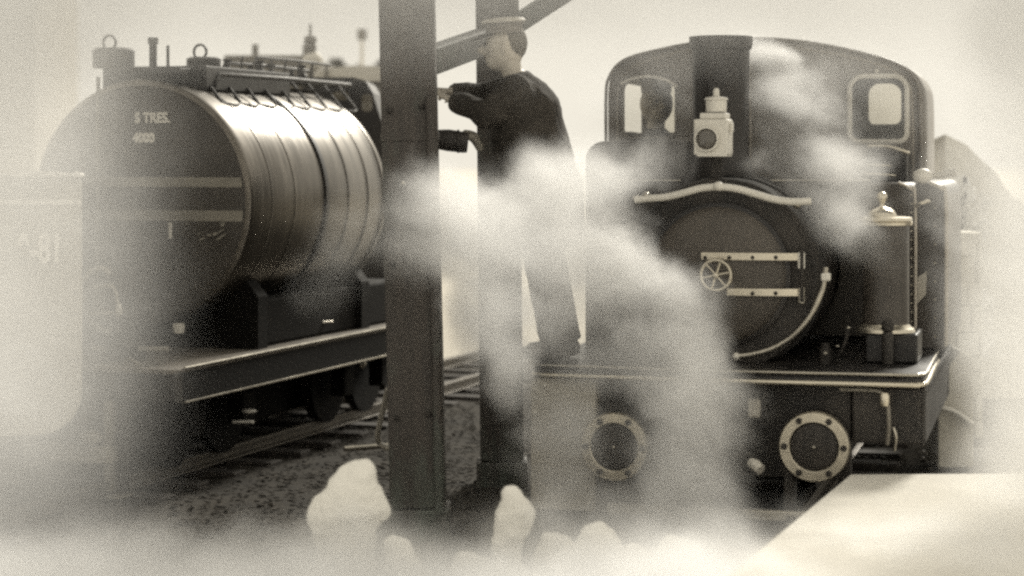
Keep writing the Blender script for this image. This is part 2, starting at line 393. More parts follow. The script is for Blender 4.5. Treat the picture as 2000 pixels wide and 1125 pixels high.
for py, x0 in ((500, 1370), (570, 1420)):
    a, b_ = L(x0, py, .25), L(1558, py, .25)
    pts = [(a.x, -.062), (a.x+(b_.x-a.x)*.5, -.056), (b_.x-.09, -.040), (b_.x, -.012)]
    bm = bmesh.new(); pr_ = None
    for (x, yy) in pts:
        vs = [bm.verts.new((x, dc.y+yy+dy, a.z+dz)) for dy, dz in ((-.012, -.018), (-.012, .018), (.004, .018), (.004, -.018))]
        if pr_:
            for i in range(4): bm.faces.new((pr_[i], pr_[(i+1) % 4], vs[(i+1) % 4], vs[i]))
        else: bm.faces.new(vs)
        pr_ = vs
    bm.faces.new(pr_[::-1])
    st = obj('hinge_strap', bm, M['brass'], door, bevel=.002)
    for bx in ([1378, 1425, 1470, 1515] if py == 500 else [1470, 1515]):
        q = L(bx, py+3, .25); f = (q.x-a.x)/(b_.x-a.x); yy = -.062+.035*max(0, f-.3)
        obj('strap_bolt', ball((q.x, dc.y+yy-.012, q.z), .010, sy=.7), M['iron'], st, smooth=True)
    q = L(1560, py+(6 if py == 500 else 4), .27)
    obj('hinge_lug', lathe([(.014, -.04), (.018, -.036), (.018, .036), (.014, .04)], (q.x+.01, dc.y-.018, q.z-.008), 'Z', 16), M['white'] if py == 500 else M['steel'], door, smooth=True)
hp = tube([L(1566, 480, .28), L(1566, 590, .28)], .01); obj('hinge_pin', hp, M['iron'], door, smooth=True)
hc = L(1398, 538, .16)
hc = Vector((L(1398, 538, .17).x, .17, L(1398, 538, .17).z)); rw = .072
wheel = obj('hand_wheel', tube([(hc.x+rw*math.cos(R(10*k)), hc.y, hc.z+rw*math.sin(R(10*k))) for k in range(36)], .0085, 8, closed=True), M['brass'], LO, smooth=True)
for k in range(6):
    a = R(60*k+12); obj('spoke', tube([(hc.x, hc.y, hc.z), (hc.x+rw*math.cos(a), hc.y, hc.z+rw*math.sin(a))], .0055, 6), M['brass'], wheel, smooth=True)
obj('wheel_hub', lathe([(.006, -.02), (.013, -.016), (.016, .0), (.014, .08)], hc, 'Y', 16), M['brass'], wheel, smooth=True)
# curved brass handrail over the door
hr = [L(x, y, .24) for x, y in ((1240, 391), (1262, 388), (1300, 385), (1335, 377), (1368, 368), (1403, 365), (1440, 369), (1475, 379), (1510, 389), (1545, 394), (1584, 393))]
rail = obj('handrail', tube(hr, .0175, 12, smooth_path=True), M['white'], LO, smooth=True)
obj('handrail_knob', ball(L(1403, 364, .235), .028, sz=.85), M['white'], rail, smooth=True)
for (x, y) in ((1243, 391), (1262, 384), (1556, 398)):
    q = L(x, y, .25); obj('handrail_knob', ball(q, .024), M['steel'], rail, smooth=True)
    obj('knob_stem', tube([(q.x, q.y, q.z), (q.x, q.y+.12, q.z-.01)], .011), M['iron'], rail, smooth=True)
obj('stub_pipe', tube([L(1228, 418, .32), L(1246, 432, .32)], .012), M['iron'], LO, smooth=True)
# vacuum pipe round the right side
vp = [L(x, y, .27) for x, y in ((1438, 696), (1470, 692), (1510, 680), (1550, 655), (1582, 618), (1603, 575), (1611, 545), (1613, 522))]
pipe = obj('blower_pipe', tube(vp, .0135, 12, smooth_path=True), M['steel'], LO, smooth=True)
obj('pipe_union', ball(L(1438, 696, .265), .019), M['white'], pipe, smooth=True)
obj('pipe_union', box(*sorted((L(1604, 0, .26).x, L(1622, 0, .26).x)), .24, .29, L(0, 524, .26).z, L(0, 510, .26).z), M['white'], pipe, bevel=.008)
# chimney
cc = L(1408, 338, .85); zt = L(1408, 72, .85).z; z0 = cc.z-.06
s_ = .146
ch = obj('chimney', lathe([(.22, z0), (.20, z0+.03), (.165, z0+.08), (s_*.97, z0+.15), (s_*.97, z0+.3), (s_, zt-.07), (s_+.012, zt-.06), (s_+.016, zt-.03), (s_+.016, zt), (s_-.02, zt), (s_-.02, zt-.3)], (cc.x, .85, 0), 'Z', 64), M['black'], LO, smooth=True)
obj('chimney_saddle', lathe([(rs+.012, -.26), (rs+.012, .26)], (c.x, .85, c.z), 'Y', 96), M['black'], LO, smooth=True)
# cab
yc = 1.8
out = [L(x, y, yc) for x, y in ((1190, 600), (1189, 300), (1189, 180), (1196, 148), (1212, 125), (1240, 110), (1290, 97), (1350, 85), (1420, 77), (1490, 75), (1560, 80), (1630, 91), (1700, 107), (1745, 121), (1772, 137), (1788, 160), (1795, 190), (1797, 300), (1797, 600))]
outl = [(p.x, p.z) for p in catmull(out[1:-1], 4)]
bot = .75
outl = [(outl[0][0], bot)]+outl+[(outl[-1][0], bot)]
def win(px0, px1, py0, py1, y):
    a, b_ = L(px0, py1, y), L(px1, py0, y); return rrect(a.x, b_.x, a.z, b_.z, .05, rt=.075)
wl = win(1218, 1322, 152, 270, yc); wr = win(1660, 1772, 148, 277, yc)
obj_cab = plate('cab_front', [outl, wl, wr], yc, .02, M['cab'], LO)
yr = 2.75
wr2 = win(1694, 1764, 160, 246, yr); wl2 = win(1268, 1350, 160, 262, yr)
xc = L(1244, 200, yr).x
plate('cab_rear', [[(max(x, xc), z) for i_, (x, z) in enumerate(outl) if x > xc-.12 or i_ == 0], wl2, wr2], yr, .02, M['cab'], LO)
# roof and sides follow the outline
bm = bmesh.new(); A, B = [], []
ol = outl
for x, z in ol:
    cx_ = sum(p[0] for p in ol)/len(ol); s = 1.012
    A.append(bm.verts.new((cx_+(x-cx_)*s, yc-.035, z+.006))); B.append(bm.verts.new((cx_+(x-cx_)*s, yr+.2, z+.006)))
for i in range(len(ol)-1):
    if i == 0 or ol[i+1][1] > 2.17 or ol[i][0] > 0: bm.faces.new((A[i], A[i+1], B[i+1], B[i])) if i else None
obj('cab_roof', bm, M['cab'], LO, smooth=True).modifiers.new('s', 'SOLIDIFY').thickness = .018
xl = A_x = ol[0][0]
obj('cab_side', box(xl-.012, xl+.004, yc+.012, yr-.012, bot, 1.42), M['cab'], LO, bevel=.004)
obj('cab_beading', tube([(cx_+(x-cx_)*1.008, yc-.04, z-.004) for x, z in ol[1:-1]], .009, 8), M['cab'], LO, smooth=True)
lin = [L(x, y, yc-.014) for x, y in ((1206, 290), (1206, 190), (1212, 160), (1230, 136), (1262, 120), (1300, 108), (1346, 98), (1356, 106), (1358, 135), (1358, 330))]
obj('lining', tube(lin, .0045, 6, smooth_path=True), M['lining'], LO, smooth=True)
lin = [L(x, y, yc-.014) for x, y in ((1466, 330), (1466, 120), (1474, 96), (1520, 92), (1600, 100), (1680, 116), (1735, 133), (1765, 155), (1781, 190), (1784, 350))]
obj('lining', tube(lin, .0045, 6, smooth_path=True), M['lining'], LO, smooth=True)
for wpoly, m_, r_ in ((wl, M['cab'], .010), (wr, M['white'], .0155)):
    f_ = obj('window_frame', tube([(x, yc-.018, z) for x, z in wpoly], r_, 8, closed=True), m_, LO, smooth=True)
    obj('window_pane', prism(wpoly, yc-.002, yc+.001), M['glass'], f_)
for wpoly in (wl2, wr2):
    f_ = obj('window_frame', tube([(x, yr-.018, z) for x, z in wpoly], .010, 8, closed=True), M['cab'], LO, smooth=True)
    obj('window_pane', prism(wpoly, yr-.002, yr+.001), M['glass'], f_)
eb = [L(x, y, yc-.04) for x, y in ((1213, 164), (1235, 154), (1268, 150), (1300, 156), (1322, 170))]
obj('rain_strip', tube(eb, .010, 8, smooth_path=True), M['white'], LO, smooth=True)
obj('window_catch', ball(L(1265, 147, yc-.03), .013), M['steel'], LO, smooth=True)
obj('window_catch', ball(L(1712, 138, yc-.02), .013), M['white'], LO, smooth=True)
# boiler backhead and boiler
obj('boiler', lathe([(.40, 0), (.42, .02), (.42, 1.30)], (c.x, 1.37, c.z+.04), 'Y', 64), M['tankp'], LO, smooth=True)
obj('boiler_band', lathe([(.425, 0), (.425, .04)], (c.x, 1.5, c.z+.04), 'Y', 64), M['brass'], LO, smooth=True)
# side tanks
def tank(px0, px1, ptop, ly, lend, name, right, m_):
    a, b_ = L(px0, ptop, ly), L(px1, 735, ly)
    x0, x1 = a.x, b_.x
    if right: poly = [(x0, zb+.001), (x1, zb+.001), (x1, a.z-.07)]+[(x1-.07+.07*math.cos(R(t)), a.z-.07+.07*math.sin(R(t))) for t in range(10, 91, 10)]+[(x0, a.z)]
    else: poly = [(x1, zb+.001), (x1, a.z)]+[(x0+.10-.10*math.sin(R(t)), a.z-.10+.10*math.cos(R(t))) for t in range(0, 91, 10)]+[(x0, zb+.001)]
    return obj(name, prism(poly, ly, lend), m_, LO, bevel=.008), x0, x1, a.z
t1, x0, x1, zz = tank(1690, 1786, 357, .98, 1.786, 'side_tank', True, M['tankp'])
t2, x0b, x1b, zzb = tank(1787, 1846, 357, 1.25, 3.0, 'tank_side_panel', True, M['tankp'])
t3, x0c, x1c, zzc = tank(1143, 1345, 276, .95, 1.786, 'side_tank', False, M['tankp'])
bm = bmesh.new()
for k in range(19):
    z = zz-.06-k*.0455
    ball((x1-.016, .977, z), .0075, bm=bm, sub=1)
    if z > zb+.02: ball((x1+.001, 1.02, z), .0075, bm=bm, sub=1)
for k in range(9): ball((x0b+.10, 1.247, zz-.13-k*.095), .009, bm=bm, sub=1)
for k in range(19): ball((x0c+.02, .947, zzc-.12-k*.055), .0075, bm=bm, sub=1)
obj('tank_rivets', bm, M['steel'], LO, kind='stuff')
obj('tank_beading', tube([(x1b+.004, 1.24, zb+.02), (x1b+.004, 1.24, zzb-.1), (x1b-.02, 1.24, zzb-.03), (x1b-.08, 1.24, zzb+.002)], .011, 8, smooth_path=True), M['lining'], LO, smooth=True)
obj('tank_beading', tube([(x1+.004, .972, zb+.02), (x1+.004, .972, zz-.1), (x1-.02, .972, zz-.03), (x1-.08, .972, zz+.002)], .008, 8, smooth_path=True), M['lining'], LO, smooth=True)
# long thin handrails on top of the tanks
for a, b_ in (((1143, 353), (1335, 353)), ((1492, 353), (1700, 353))):
    obj('tank_rail', tube([L(*a, .93), L(*b_, .93)], .0055, 8), M['steel'], LO, smooth=True)
# fittings between tank and cab window
for (xa, ya, xb, yb, r_) in ((1695, 286, 1776, 300, .012), (1692, 322, 1740, 324, .006), (1690, 340, 1750, 343, .007)):
    obj('fitting_rail', tube([L(xa, ya, 1.5), L((xa+xb)/2, ya+1, 1.5), L(xb, yb, 1.5)], r_, 8, smooth_path=True), M['brass'], LO, smooth=True)
a, b_ = L(1693, 292, 1.55), L(1772, 356, 1.55)
obj('toolbox', box(a.x, b_.x, 1.55, 1.78, b_.z, a.z), M['black'], LO, bevel=.012)
a, b_ = L(1692, 300, 1.45), L(1712, 320, 1.45)
obj('toolbox_knob', ball(((a.x+b_.x)/2, 1.5, (a.z+b_.z)/2), .03), M['black'], LO, smooth=True)
p = L(1802, 344, 1.2)
kn = obj('filler_knob', ball(p, .048, sx=1.1, sz=.85), M['white'], LO, smooth=True)
obj('filler_arm', tube([p, L(1830, 342, 1.2), L(1868, 336, 1.2)], [.02, .014, .022], smooth_path=True), M['pale'], kn, smooth=True)
obj('lifting_handle', tube([L(1790, 402, .96), L(1800, 397, .93), L(1815, 393, .96)], .010, smooth_path=True), M['brass'], LO, smooth=True)
obj('side_plate', prism([(L(1792, 0, 1.2).x, L(0, 560, 1.2).z), (L(1808, 0, 1.2).x, L(0, 545, 1.2).z), (L(1810, 0, 1.2).x, L(0, 505, 1.2).z), (L(1792, 0, 1.2).x, L(0, 515, 1.2).z)], 1.2, 1.22), M['pale'], LO)
# sand pot
sx = L(1730, 540, .55); rp = .112
zl = L(1730, 432, .55).z; zf = L(1730, 640, .55).z
pot = obj('sand_pot', lathe([(rp, zf), (rp, zl-.02), (rp-.004, zl)], (sx.x, .55, 0), 'Z', 48), M['tankp'], LO, smooth=True)
obj('pot_rim', lathe([(rp, zl-.022), (rp+.016, zl-.018), (rp+.018, zl-.004), (rp+.012, zl), (rp+.018, zl+.004), (rp+.014, zl+.018), (rp-.01, zl+.022)], (sx.x, .55, 0), 'Z', 48), M['brass'], pot, smooth=True)
obj('pot_lid', lathe([(.072, zl+.022), (.070, zl+.034), (.058, zl+.05), (.035, zl+.062), (.014, zl+.07), (.010, zl+.08), (.016, zl+.092), (.010, zl+.100)], (sx.x-.018, .55, 0), 'Z', 32), M['brass'], pot, smooth=True)
obj('lid_finial', ball((sx.x-.018, .55, L(1722, 385, .55).z), .027), M['brass'], pot, smooth=True)
obj('pot_base', lathe([(rp+.03, zf-.018), (rp+.026, zf-.002), (rp+.006, zf+.012), (rp, zf+.02)], (sx.x, .55, 0), 'Z', 48), M['brass'], pot, smooth=True)
a, b_ = L(1690, 655, .45), L(1792, 718, .45)
obj('sand_box', box(a.x, b_.x, .45, .80, zb+.001, zf-.02), M['black'], LO, bevel=.01)
p = L(1734, 640, .40)
obj('steam_cock', lathe([(.028, zb+.003), (.028, p.z-.03), (.02, p.z-.02), (.03, p.z-.01), (.03, p.z+.02), (.015, p.z+.035)], (p.x, .40, 0), 'Z', 20), M['iron'], LO, smooth=True)
for (x, y, s) in ((1657, 640, .011), (1612, 690, .013), (1640, 716, .012), (1636, 676, .009)):
    obj('small_union', ball(L(x, y, .3), s, sz=.7), M['steel'], LO, smooth=True)
obj('lubricator', lathe([(.03, zb+.002), (.03, zb+.07), (.02, zb+.08), (.02, zb+.10)], (L(1612, 700, .35).x, .35, 0), 'Z', 20), M['iron'], LO, smooth=True)
obj('feed_pipe', tube([L(1657, 640, .3), L(1650, 670, .3), L(1636, 700, .32), L(1634, 722, .34)], .008, smooth_path=True), M['iron'], LO, smooth=True)
# wheels, mostly hidden
for y in (.75, 1.5):
    for s in (-1, 1):
        wo_ = obj('wheel', lathe([(.22, -.04), (.22, .02), (.24, .025), (.24, .04)][::(1 if s > 0 else -1)], (s*.30, y, .31), 'X', 40), M['iron'], LO, smooth=True)
obj('inner_frame', box(-.26, .26, .2, 3.2, .25, .65), M['soot'], LO)
obj('side_valance', box(pl.x+.02, pl.x+.05, .7, 3.3, .45, zb-.03), M['soot'], LO)

# head lamp on its bracket
p = L(1394, 303, .42)
HL = thing('head_lamp', 'white painted square head lamp with round dark lens in front of the chimney', 'lamp', LF.W((p.x, .42, 0)), -LF.a)
k = lambda x, y: L(x, y, .42).x-p.x
z_ = lambda y: L(1394, y, .42).z
obj('lamp_body', box(k(1360, 0), k(1426, 0), -.08, .09, z_(303), z_(233)), M['white'], HL, bevel=.008)
obj('lamp_base', box(k(1366, 0)+.002, k(1424, 0)-.001, -.084, .09, z_(306), z_(296)), M['white'], HL, bevel=.003)
obj('lamp_shoulder', box(k(1371, 0), k(1422, 0), -.065, .065, z_(232.6), z_(221)), M['white'], HL, bevel=.006)
obj('lamp_chimney', lathe([(.050, z_(219)), (.052, z_(196)), (.058, z_(195)), (.054, z_(191)), (.016, z_(188)), (.015, z_(176)), (.008, z_(172))], (k(1399, 0), 0, 0), 'Z', 24), M['white'], HL, smooth=True)
obj('lamp_vent', lathe([(.04, z_(221.5)), (.04, z_(219))], (k(1399, 0), 0, 0), 'Z', 24), M['iron'], HL)
lr = obj('lens_ring', lathe([(.054, 0), (.060, -.006), (.060, -.02), (.052, -.022), (.052, .0)], (k(1386, 0), -.0805, z_(272)), 'Y', 40), M['white'], HL, smooth=True)
obj('lens', ball((k(1386, 0), -.085, z_(272)), .053, sy=.35, sub=3), M['lens'], lr, smooth=True)
obj('lamp_handle', box(k(1426, 0)+.001, k(1432, 0), -.02, .02, z_(258), z_(240)), M['white'], HL, bevel=.003)
a = L(1388, 303.5, .42); b_ = L(1411, 340, .42)
obj('lamp_bracket', box(a.x, b_.x, .40, .46, b_.z-.02, z_(306)-.002), M['iron'], LO, bevel=.004)

# ================================================================== tank wagon on the left
WO = thing('tank_wagon', 'dark round tank wagon with two cream stripes across its flat end', 'wagon', (WF.o.x, WF.o.y, 0), -WF.a)
W = WF.L
TR, TZ, T0, T1 = .685, 1.48, .90, 2.85
prof = [(TR-.03, T0-.0), (TR-.008, T0+.008), (TR, T0+.03), (TR, T1-.06), (TR-.03, T1+.02), (TR-.2, T1+.08), (.01, T1+.1)]
tk = obj('tank', lathe(prof, (0, 0, TZ), 'Y', 128), M['black_gloss'], WO, smooth=True)
obj('tank_end', lathe([(.01, T0-.022), (TR*.6, T0-.018), (TR-.05, T0-.008), (TR-.034, T0+.002)], (0, 0, TZ), 'Y', 96), M['tank_end'], WO, smooth=True)
for ly, r_, w_, m_ in ((1.86, .012, .045, 'black'), (1.15, .004, .012, 'black_gloss'), (1.45, .004, .012, 'black_gloss'), (2.2, .004, .012, 'black_gloss'), (2.5, .004, .012, 'black_gloss'), (2.74, .005, .02, 'black_gloss')):
    obj('tank_band', lathe([(TR-.01, ly), (TR+r_, ly+.002), (TR+r_, ly+w_-.002), (TR-.01, ly+w_)], (0, 0, TZ), 'Y', 128), M[m_], tk, smooth=True)
def stripe(z0, z1):
    bm = bmesh.new(); N = 24; r_ = TR-.045; rows = []
    for z in (z0, z1):
        h = math.sqrt(r_**2-(z-TZ)**2); rows.append([(-h+2*h*i/N) for i in range(N+1)])
    def yy(x, z):
        r = math.hypot(x, z-TZ); f = r/TR
        return T0-.022+.004*min(1, f/.6)+max(0, (f-.6)/.33)*.010-.004
    a = [[bm.verts.new((x, yy(x, z), z)) for x in row] for row, z in zip(rows, (z0, z1))]
    for i in range(N): bm.faces.new((a[0][i], a[0][i+1], a[1][i+1], a[1][i]))
    return bm
z1_ = lambda y: W(300, y, T0-.02).z
obj('stripe', stripe(z1_(365), z1_(346)), M['stripe'], WO)
obj('stripe', stripe(z1_(431), z1_(410)), M['stripe'], WO)
text_mesh('lettering', 'S TRES.', .078, M['white'], WO, W(298, 231, T0-.026), bold=.0025, sx=.9)
text_mesh('lettering', '4000', .070, M['white'], WO, W(281, 270, T0-.026), bold=.004, sx=.95)
text_mesh('lettering', '1', .12, M['white'], WO, W(333, 452, T0-.026), bold=.004)
for (x, y, w_, h_, an) in ((366, 437, .02, .007, 0), (388, 438, .014, .005, 0), (389, 456, .018, .006, .1), (395, 467, .03, .012, .3), (409, 459, .026, .012, .1), (420, 457, .025, .018, .2), (435, 438, .022, .022, 0), (431, 452, .05, .007, .5), (432, 463, .062, .012, .5)):
    p = W(x, y, T0-.024)
    o = obj('worn_lettering', box(-w_/2, w_/2, -.003, .002, -h_/2, h_/2), M['stripe'], WO); o.location = p; o.rotation_euler = (0, -an, 0)
# underframe
DZ = .655
hw = .70
deck = obj('deck', box(-hw, hw, 0.03, 3.7, DZ-.02, DZ), M['plank'], WO, bevel=.004)
obj('headstock', box(-hw, hw, -.0, .10, .49, DZ-.021), M['black'], WO, bevel=.006)
obj('deck_edge', box(-hw, hw, -.012, .028, DZ-.02, DZ+.004), M['plank'], WO, bevel=.003)
for s in (-1, 1):
    sb = obj('solebar', box(s*hw-.03, s*hw+.0, .102, 3.7, .49, DZ-.021) if s > 0 else box(-hw, -hw+.03, .102, 3.7, .49, DZ-.021), M['pitch'], WO, bevel=.003)
    obj('solebar_flange', box(s*hw-.04, s*hw+.012, .102, 3.7, .478, .4885), M['steel'] if s > 0 else M['black'], sb, bevel=.002)
obj('deck_rail', tube([(hw+.004, .1, DZ+.004), (hw+.004, 3.7, DZ+.004)], .006, 6), M['steel'], WO, smooth=True)
obj('dark_cradle_fill', box(-.56, .56, 1.3, 3.3, DZ+.001, .93), M['pitch'], WO, bevel=.02)  # black box added for the deep shade under the tank
obj('dark_under_fill', box(-.24, .24, .25, 3.5, .16, .477), M['pitch'], WO, bevel=.02)  # solid black box added to keep the space between the wheels dark
for y in (1.15, 2.6): # saddles
    obj('saddle', prism([(-.6, DZ), (.6, DZ), (.6, .95)]+[((TR+.002)*math.sin(R(t)), TZ-(TR+.002)*math.cos(R(t))) for t in range(50, -51, -10)]+[(-.6, .95)], y, y+.12), M['pitch'], WO)
def wagwheel(y, s):
    x = s*.325
    wlo = obj('wheel', lathe([(.03, -.05*s), (.06, -.05*s), (.08, -.02*s), (.19, -.01*s), (.20, -.03*s), (.235, -.03*s), (.235, .03*s), (.255, .035*s), (.255, .05*s), (.19, .05*s), (.03, .05*s)], (x, y, .32), 'X', 40), M['pitch'], WO, smooth=True)
    obj('tyre_rim', lathe([(.236, -.031*s), (.237, .03*s)], (x, y, .32), 'X', 40), M['iron'], wlo, smooth=True)
    obj('axle_box', box(s*.47-.05, s*.47+.05, y-.08, y+.08, .24, .42), M['pitch'], WO, bevel=.012)
    obj('spring', tube([(s*.47, y-.25, .47), (s*.47, y, .435), (s*.47, y+.25, .47)], .016, 8, smooth_path=True), M['iron'], WO, smooth=True)
for y in (.6, 1.2, 2.6, 3.2):
    for s in (-1, 1): wagwheel(y, s)
obj('gap_glint_rod', tube([W(455, 824, .9), W(495, 824, .9)], .009), M['white'], WO, smooth=True)  # white rod added where bright background shows through under the wagon
obj('gap_glint_lump', ball(W(487, 803, 1.0), .04, sx=1.1, sz=.32), M['white'], WO, smooth=True)  # white lump added for the bright gap below the solebar
obj('glint_stud', lathe([(.03, -.04), (.035, 0), (.03, .012)], W(349, 636, .75), 'Z', 16), M['white'], WO, smooth=True)  # white stud added as a painted glint
obj('glint_rod', tube([W(560, 634, 1.8), W(650, 628, 2.2)], .007), M['steel'], WO, smooth=True)  # steel rod added to give a bright glint
obj('tail_disc', ball(W(706, 711, 2.6), .03), M['steel'], WO, smooth=True)
# vertical stanchion, ladder bits, hose and handle at the front end
obj('stanchion', tube([W(192, 150, .75), W(190, 345, .75), W(189, 545, .75)], .011), M['stripe'], WO, smooth=True)
obj('stanchion_bar', tube([W(60, 470, .74), W(192, 472, .74)], .011), M['stripe'], WO, smooth=True)
obj('pipe_bend', tube([W(150, 550, .4), W(163, 545, .4), W(178, 530, .4), W(200, 524, .4), W(215, 535, .42)], .016, smooth_path=True), M['pale'], WO, smooth=True)
obj('pipe_bend', tube([W(162, 550, .42), W(160, 585, .42), W(168, 615, .42), W(190, 640, .42), W(215, 650, .44)], .02, smooth_path=True), M['stripe'], WO, smooth=True)
obj('valve_body', lathe([(.03, -.10), (.05, -.09), (.055, 0), (.05, .09), (.03, .1)], W(195, 585, .45), 'Z', 24), M['tankp'], WO, smooth=True)
obj('valve_flange', lathe([(.075, -.012), (.075, .012)], W(195, 558, .45), 'Z', 24), M['stripe'], WO, smooth=True)
obj('valve_lever', tube([W(188, 560, .38), W(215, 558, .38), W(226, 572, .38), W(231, 600, .38)], .010, smooth_path=True), M['pale'], WO, smooth=True)
obj('lever_grip', ball(W(232, 606, .38), .022, sz=1.8), M['white'], WO, smooth=True)
obj('cross_pipe', tube([W(175, 613, .40), W(222, 611, .40)], .009), M['pale'], WO, smooth=True)
obj('cross_pipe', tube([W(180, 682, .3), W(330, 682, .5)], .016), M['stripe'], WO, smooth=True)
obj('chock', box(*sorted((W(205, 0, .3).x, W(250, 0, .3).x)), .3, .5, DZ+.001, W(0, 664, .3).z), M['iron'], WO, bevel=.01)
obj('loose_shackle', tube([W(240, 712, .12), W(250, 702, .12), W(262, 706, .12), W(270, 712, .12)], .008, smooth_path=True), M['steel'], WO, smooth=True)
# draw gear and step under the headstock
a, b_ = W(78, 867, -.05), W(212, 906, -.05)
obj('coupling_beam', box(a.x, b_.x, -.06, .05, b_.z, a.z), M['pale'], WO, bevel=.006)
a, b_ = W(206, 842, 0), W(246, 962, 0)
obj('guard_iron', box(a.x, a.x+.045, -.02, .04, b_.z, .489), M['stripe'], WO, bevel=.004)
obj('guard_iron', box(b_.x-.035, b_.x, -.02, .04, b_.z, .489), M['iron'], WO, bevel=.004)
a, b_ = W(95, 958, -.03), W(246, 968, -.03)
obj('foot_step', box(a.x, b_.x, -.10, .04, b_.z-.01, a.z), M['stripe'], WO, bevel=.004)
obj('coupling_head', ball(W(175, 855, -.06), .07, sz=.6), M['stripe'], WO, smooth=True)
# walkway along the top with brackets and chain
for (lx, z_w, nm) in ((.12, 2.225, 'walkway'),):
    obj('walkway', box(lx-.16, lx+.10, T0+.05, T1+.35, z_w-.035, z_w), M['black'], WO, bevel=.005)
ends = []
for k in range(9):
    y = T0+.30+k*.235
    top = Vector((.22, y, 2.20)); lo = Vector((.40, y-.10, TZ+math.sqrt(TR**2-.40**2)+.0)); ends.append(lo)
    obj('walkway_bracket', tube([top, lo], .009, 6), M['iron'], WO, smooth=True)
for a, b_ in zip(ends, ends[1:]):
    obj('bracket_chain', tube([a, (a+b_)/2+Vector((.03, 0, -.012)), b_], .006, 6, smooth_path=True), M['iron'], WO, smooth=True)
def Wt(px, py, ly):
    v = W(px, py, ly); v.z = TZ+TR+.076; return v
def hoop(px, py, rpx, ly):
    c_ = W(px, py, ly); r_ = rpx/345; c_.z = TZ+TR+.076+(.115 if ly < 1.4 else .07)+r_*.8
    return obj('lifting_ring', tube([(c_.x+r_*math.cos(R(15*k)), c_.y, c_.z+r_*math.sin(R(15*k))) for k in range(24)], .008, 6, closed=True), M['iron'], WO, smooth=True)
hoop(214, 89, 14, 1.2); hoop(391, 115, 14, 1.5)
obj('filler_hatch', lathe([(.12, 0), (.12, .1), (.10, .115)], Wt(222, 128, 1.2), 'Z', 28), M['iron'], WO, smooth=True)
obj('filler_hatch', lathe([(.10, 0), (.10, .06), (.08, .07)], Wt(398, 135, 1.5), 'Z', 28), M['iron'], WO, smooth=True)
obj('vent_pipe', lathe([(.022, 0), (.022, .13), (.03, .14), (.03, .17)], Wt(299, 140, 1.2), 'Z', 16), M['iron'], WO, smooth=True)
obj('vent_pipe', lathe([(.009, 0), (.009, .13)], Wt(328, 138, 1.3), 'Z', 10), M['iron'], WO, smooth=True)
for (lx_, z_, r_, y0_, y1_) in ((.30, 2.20, .014, 1.2, 3.1), (-.02, 2.30, .011, 1.9, 3.15), (.14, 2.335, .009, 2.0, 3.15)):
    obj('pipe_run', tube([(lx_, y0_, z_-.07), (lx_, y0_+.06, z_), (lx_, (y0_+y1_)/2, z_+.006), (lx_, y1_, z_)], r_), M['iron'], WO, smooth=True)
for k in range(6):
    y_ = 1.95+k*.2; x_ = (.0, .12, -.05)[k % 3]
    obj('valve', lathe([(.03, 2.225), (.035, 2.25), (.02, 2.27), (.012, 2.30), (.03, 2.31), (.03, 2.32)], (x_, y_, 0), 'Z', 14), M['iron'], WO, smooth=True)
    obj('handrail_post', tube([(.09, y_, 2.226), (.10, y_, 2.34)], .007, 6), M['iron'], WO, smooth=True)
obj('top_plate', box(-.36, .30, T0+.2, T0+1.3, TZ+TR-.06, TZ+TR+.078), M['black'], WO, bevel=.008)

# ================================================================== pale vehicle at the far left edge
a, b_ = P(-260, 830, 9.5), P(156, 345, 9.5)
M['tender'] = mat('tender_paint', (.36, .335, .285), .5, var=.12, bump=.1, dirt=(.31, .29, .24))
PV = thing('tender', 'pale grey tender end with white painted number at the left edge', 'tender', ((a.x+b_.x)/2, 9.5, 0), R(13))
hw2 = (b_.x-a.x)/2; zt2, zb2 = b_.z, a.z
poly = [(-hw2+.12, zb2-.06), (hw2-.2, zb2-.06)]+[(hw2-.2+.2*math.sin(R(t)), zb2+.14-.2*math.cos(R(t))) for t in range(10, 91, 10)]+[(hw2, zt2-.03), (hw2-.02, zt2), (-hw2+.02, zt2), (-hw2, zt2-.03), (-hw2, zb2+.1)]
obj('tender_body', prism(poly, 0, 2.2), M['tender'], PV, bevel=.008)
obj('top_rail', tube([(-hw2, -.01, zt2+.005), (hw2-.02, -.01, zt2+.005), (hw2+.005, .1, zt2+.005), (hw2+.005, 2.2, zt2+.005)], .010, smooth_path=False), M['white'], PV, smooth=True)
text_mesh('number', '9-81', .19, M['white'], PV, (hw2-(155-74)/F*9.5, -.004, P(0, 490, 9.5).z), bold=.006, sx=.60)
bm = bmesh.new()
for k_ in range(9): ball((hw2-.035, -.002, zb2+.30+k_*.105), .010, bm=bm, sub=1)
for k_ in range(9): ball((hw2-.10-k_*.10, -.002, zt2-.05), .010, bm=bm, sub=1)
obj('body_rivets', bm, M['tender'], PV, kind='stuff')
obj('body_band', box(-hw2+.01, hw2-.006, -.006, -.001, zt2-.13, zt2-.11), M['white'], PV)
obj('tender_frame', box(-hw2+.05, hw2-.28, .1, 2.1, .18, zb2-.061), M['soot'], PV, bevel=.01)
for y in (.5, 1.5):
    obj('wheel', lathe([(.2, 0), (.2, .06), (.22, .065), (.22, .08)], (hw2-.36, y, .22), 'X', 32), M['iron'], PV, smooth=True)
o = obj('slack_rope', tube([(hw2-.30, -.02, zt2+.03), (hw2-.18, -.03, zt2+.018), (hw2-.06, -.02, zt2+.01), (hw2-.01, -.01, zt2+.012)], .008, 6, smooth_path=True), M['white'], PV, smooth=True)

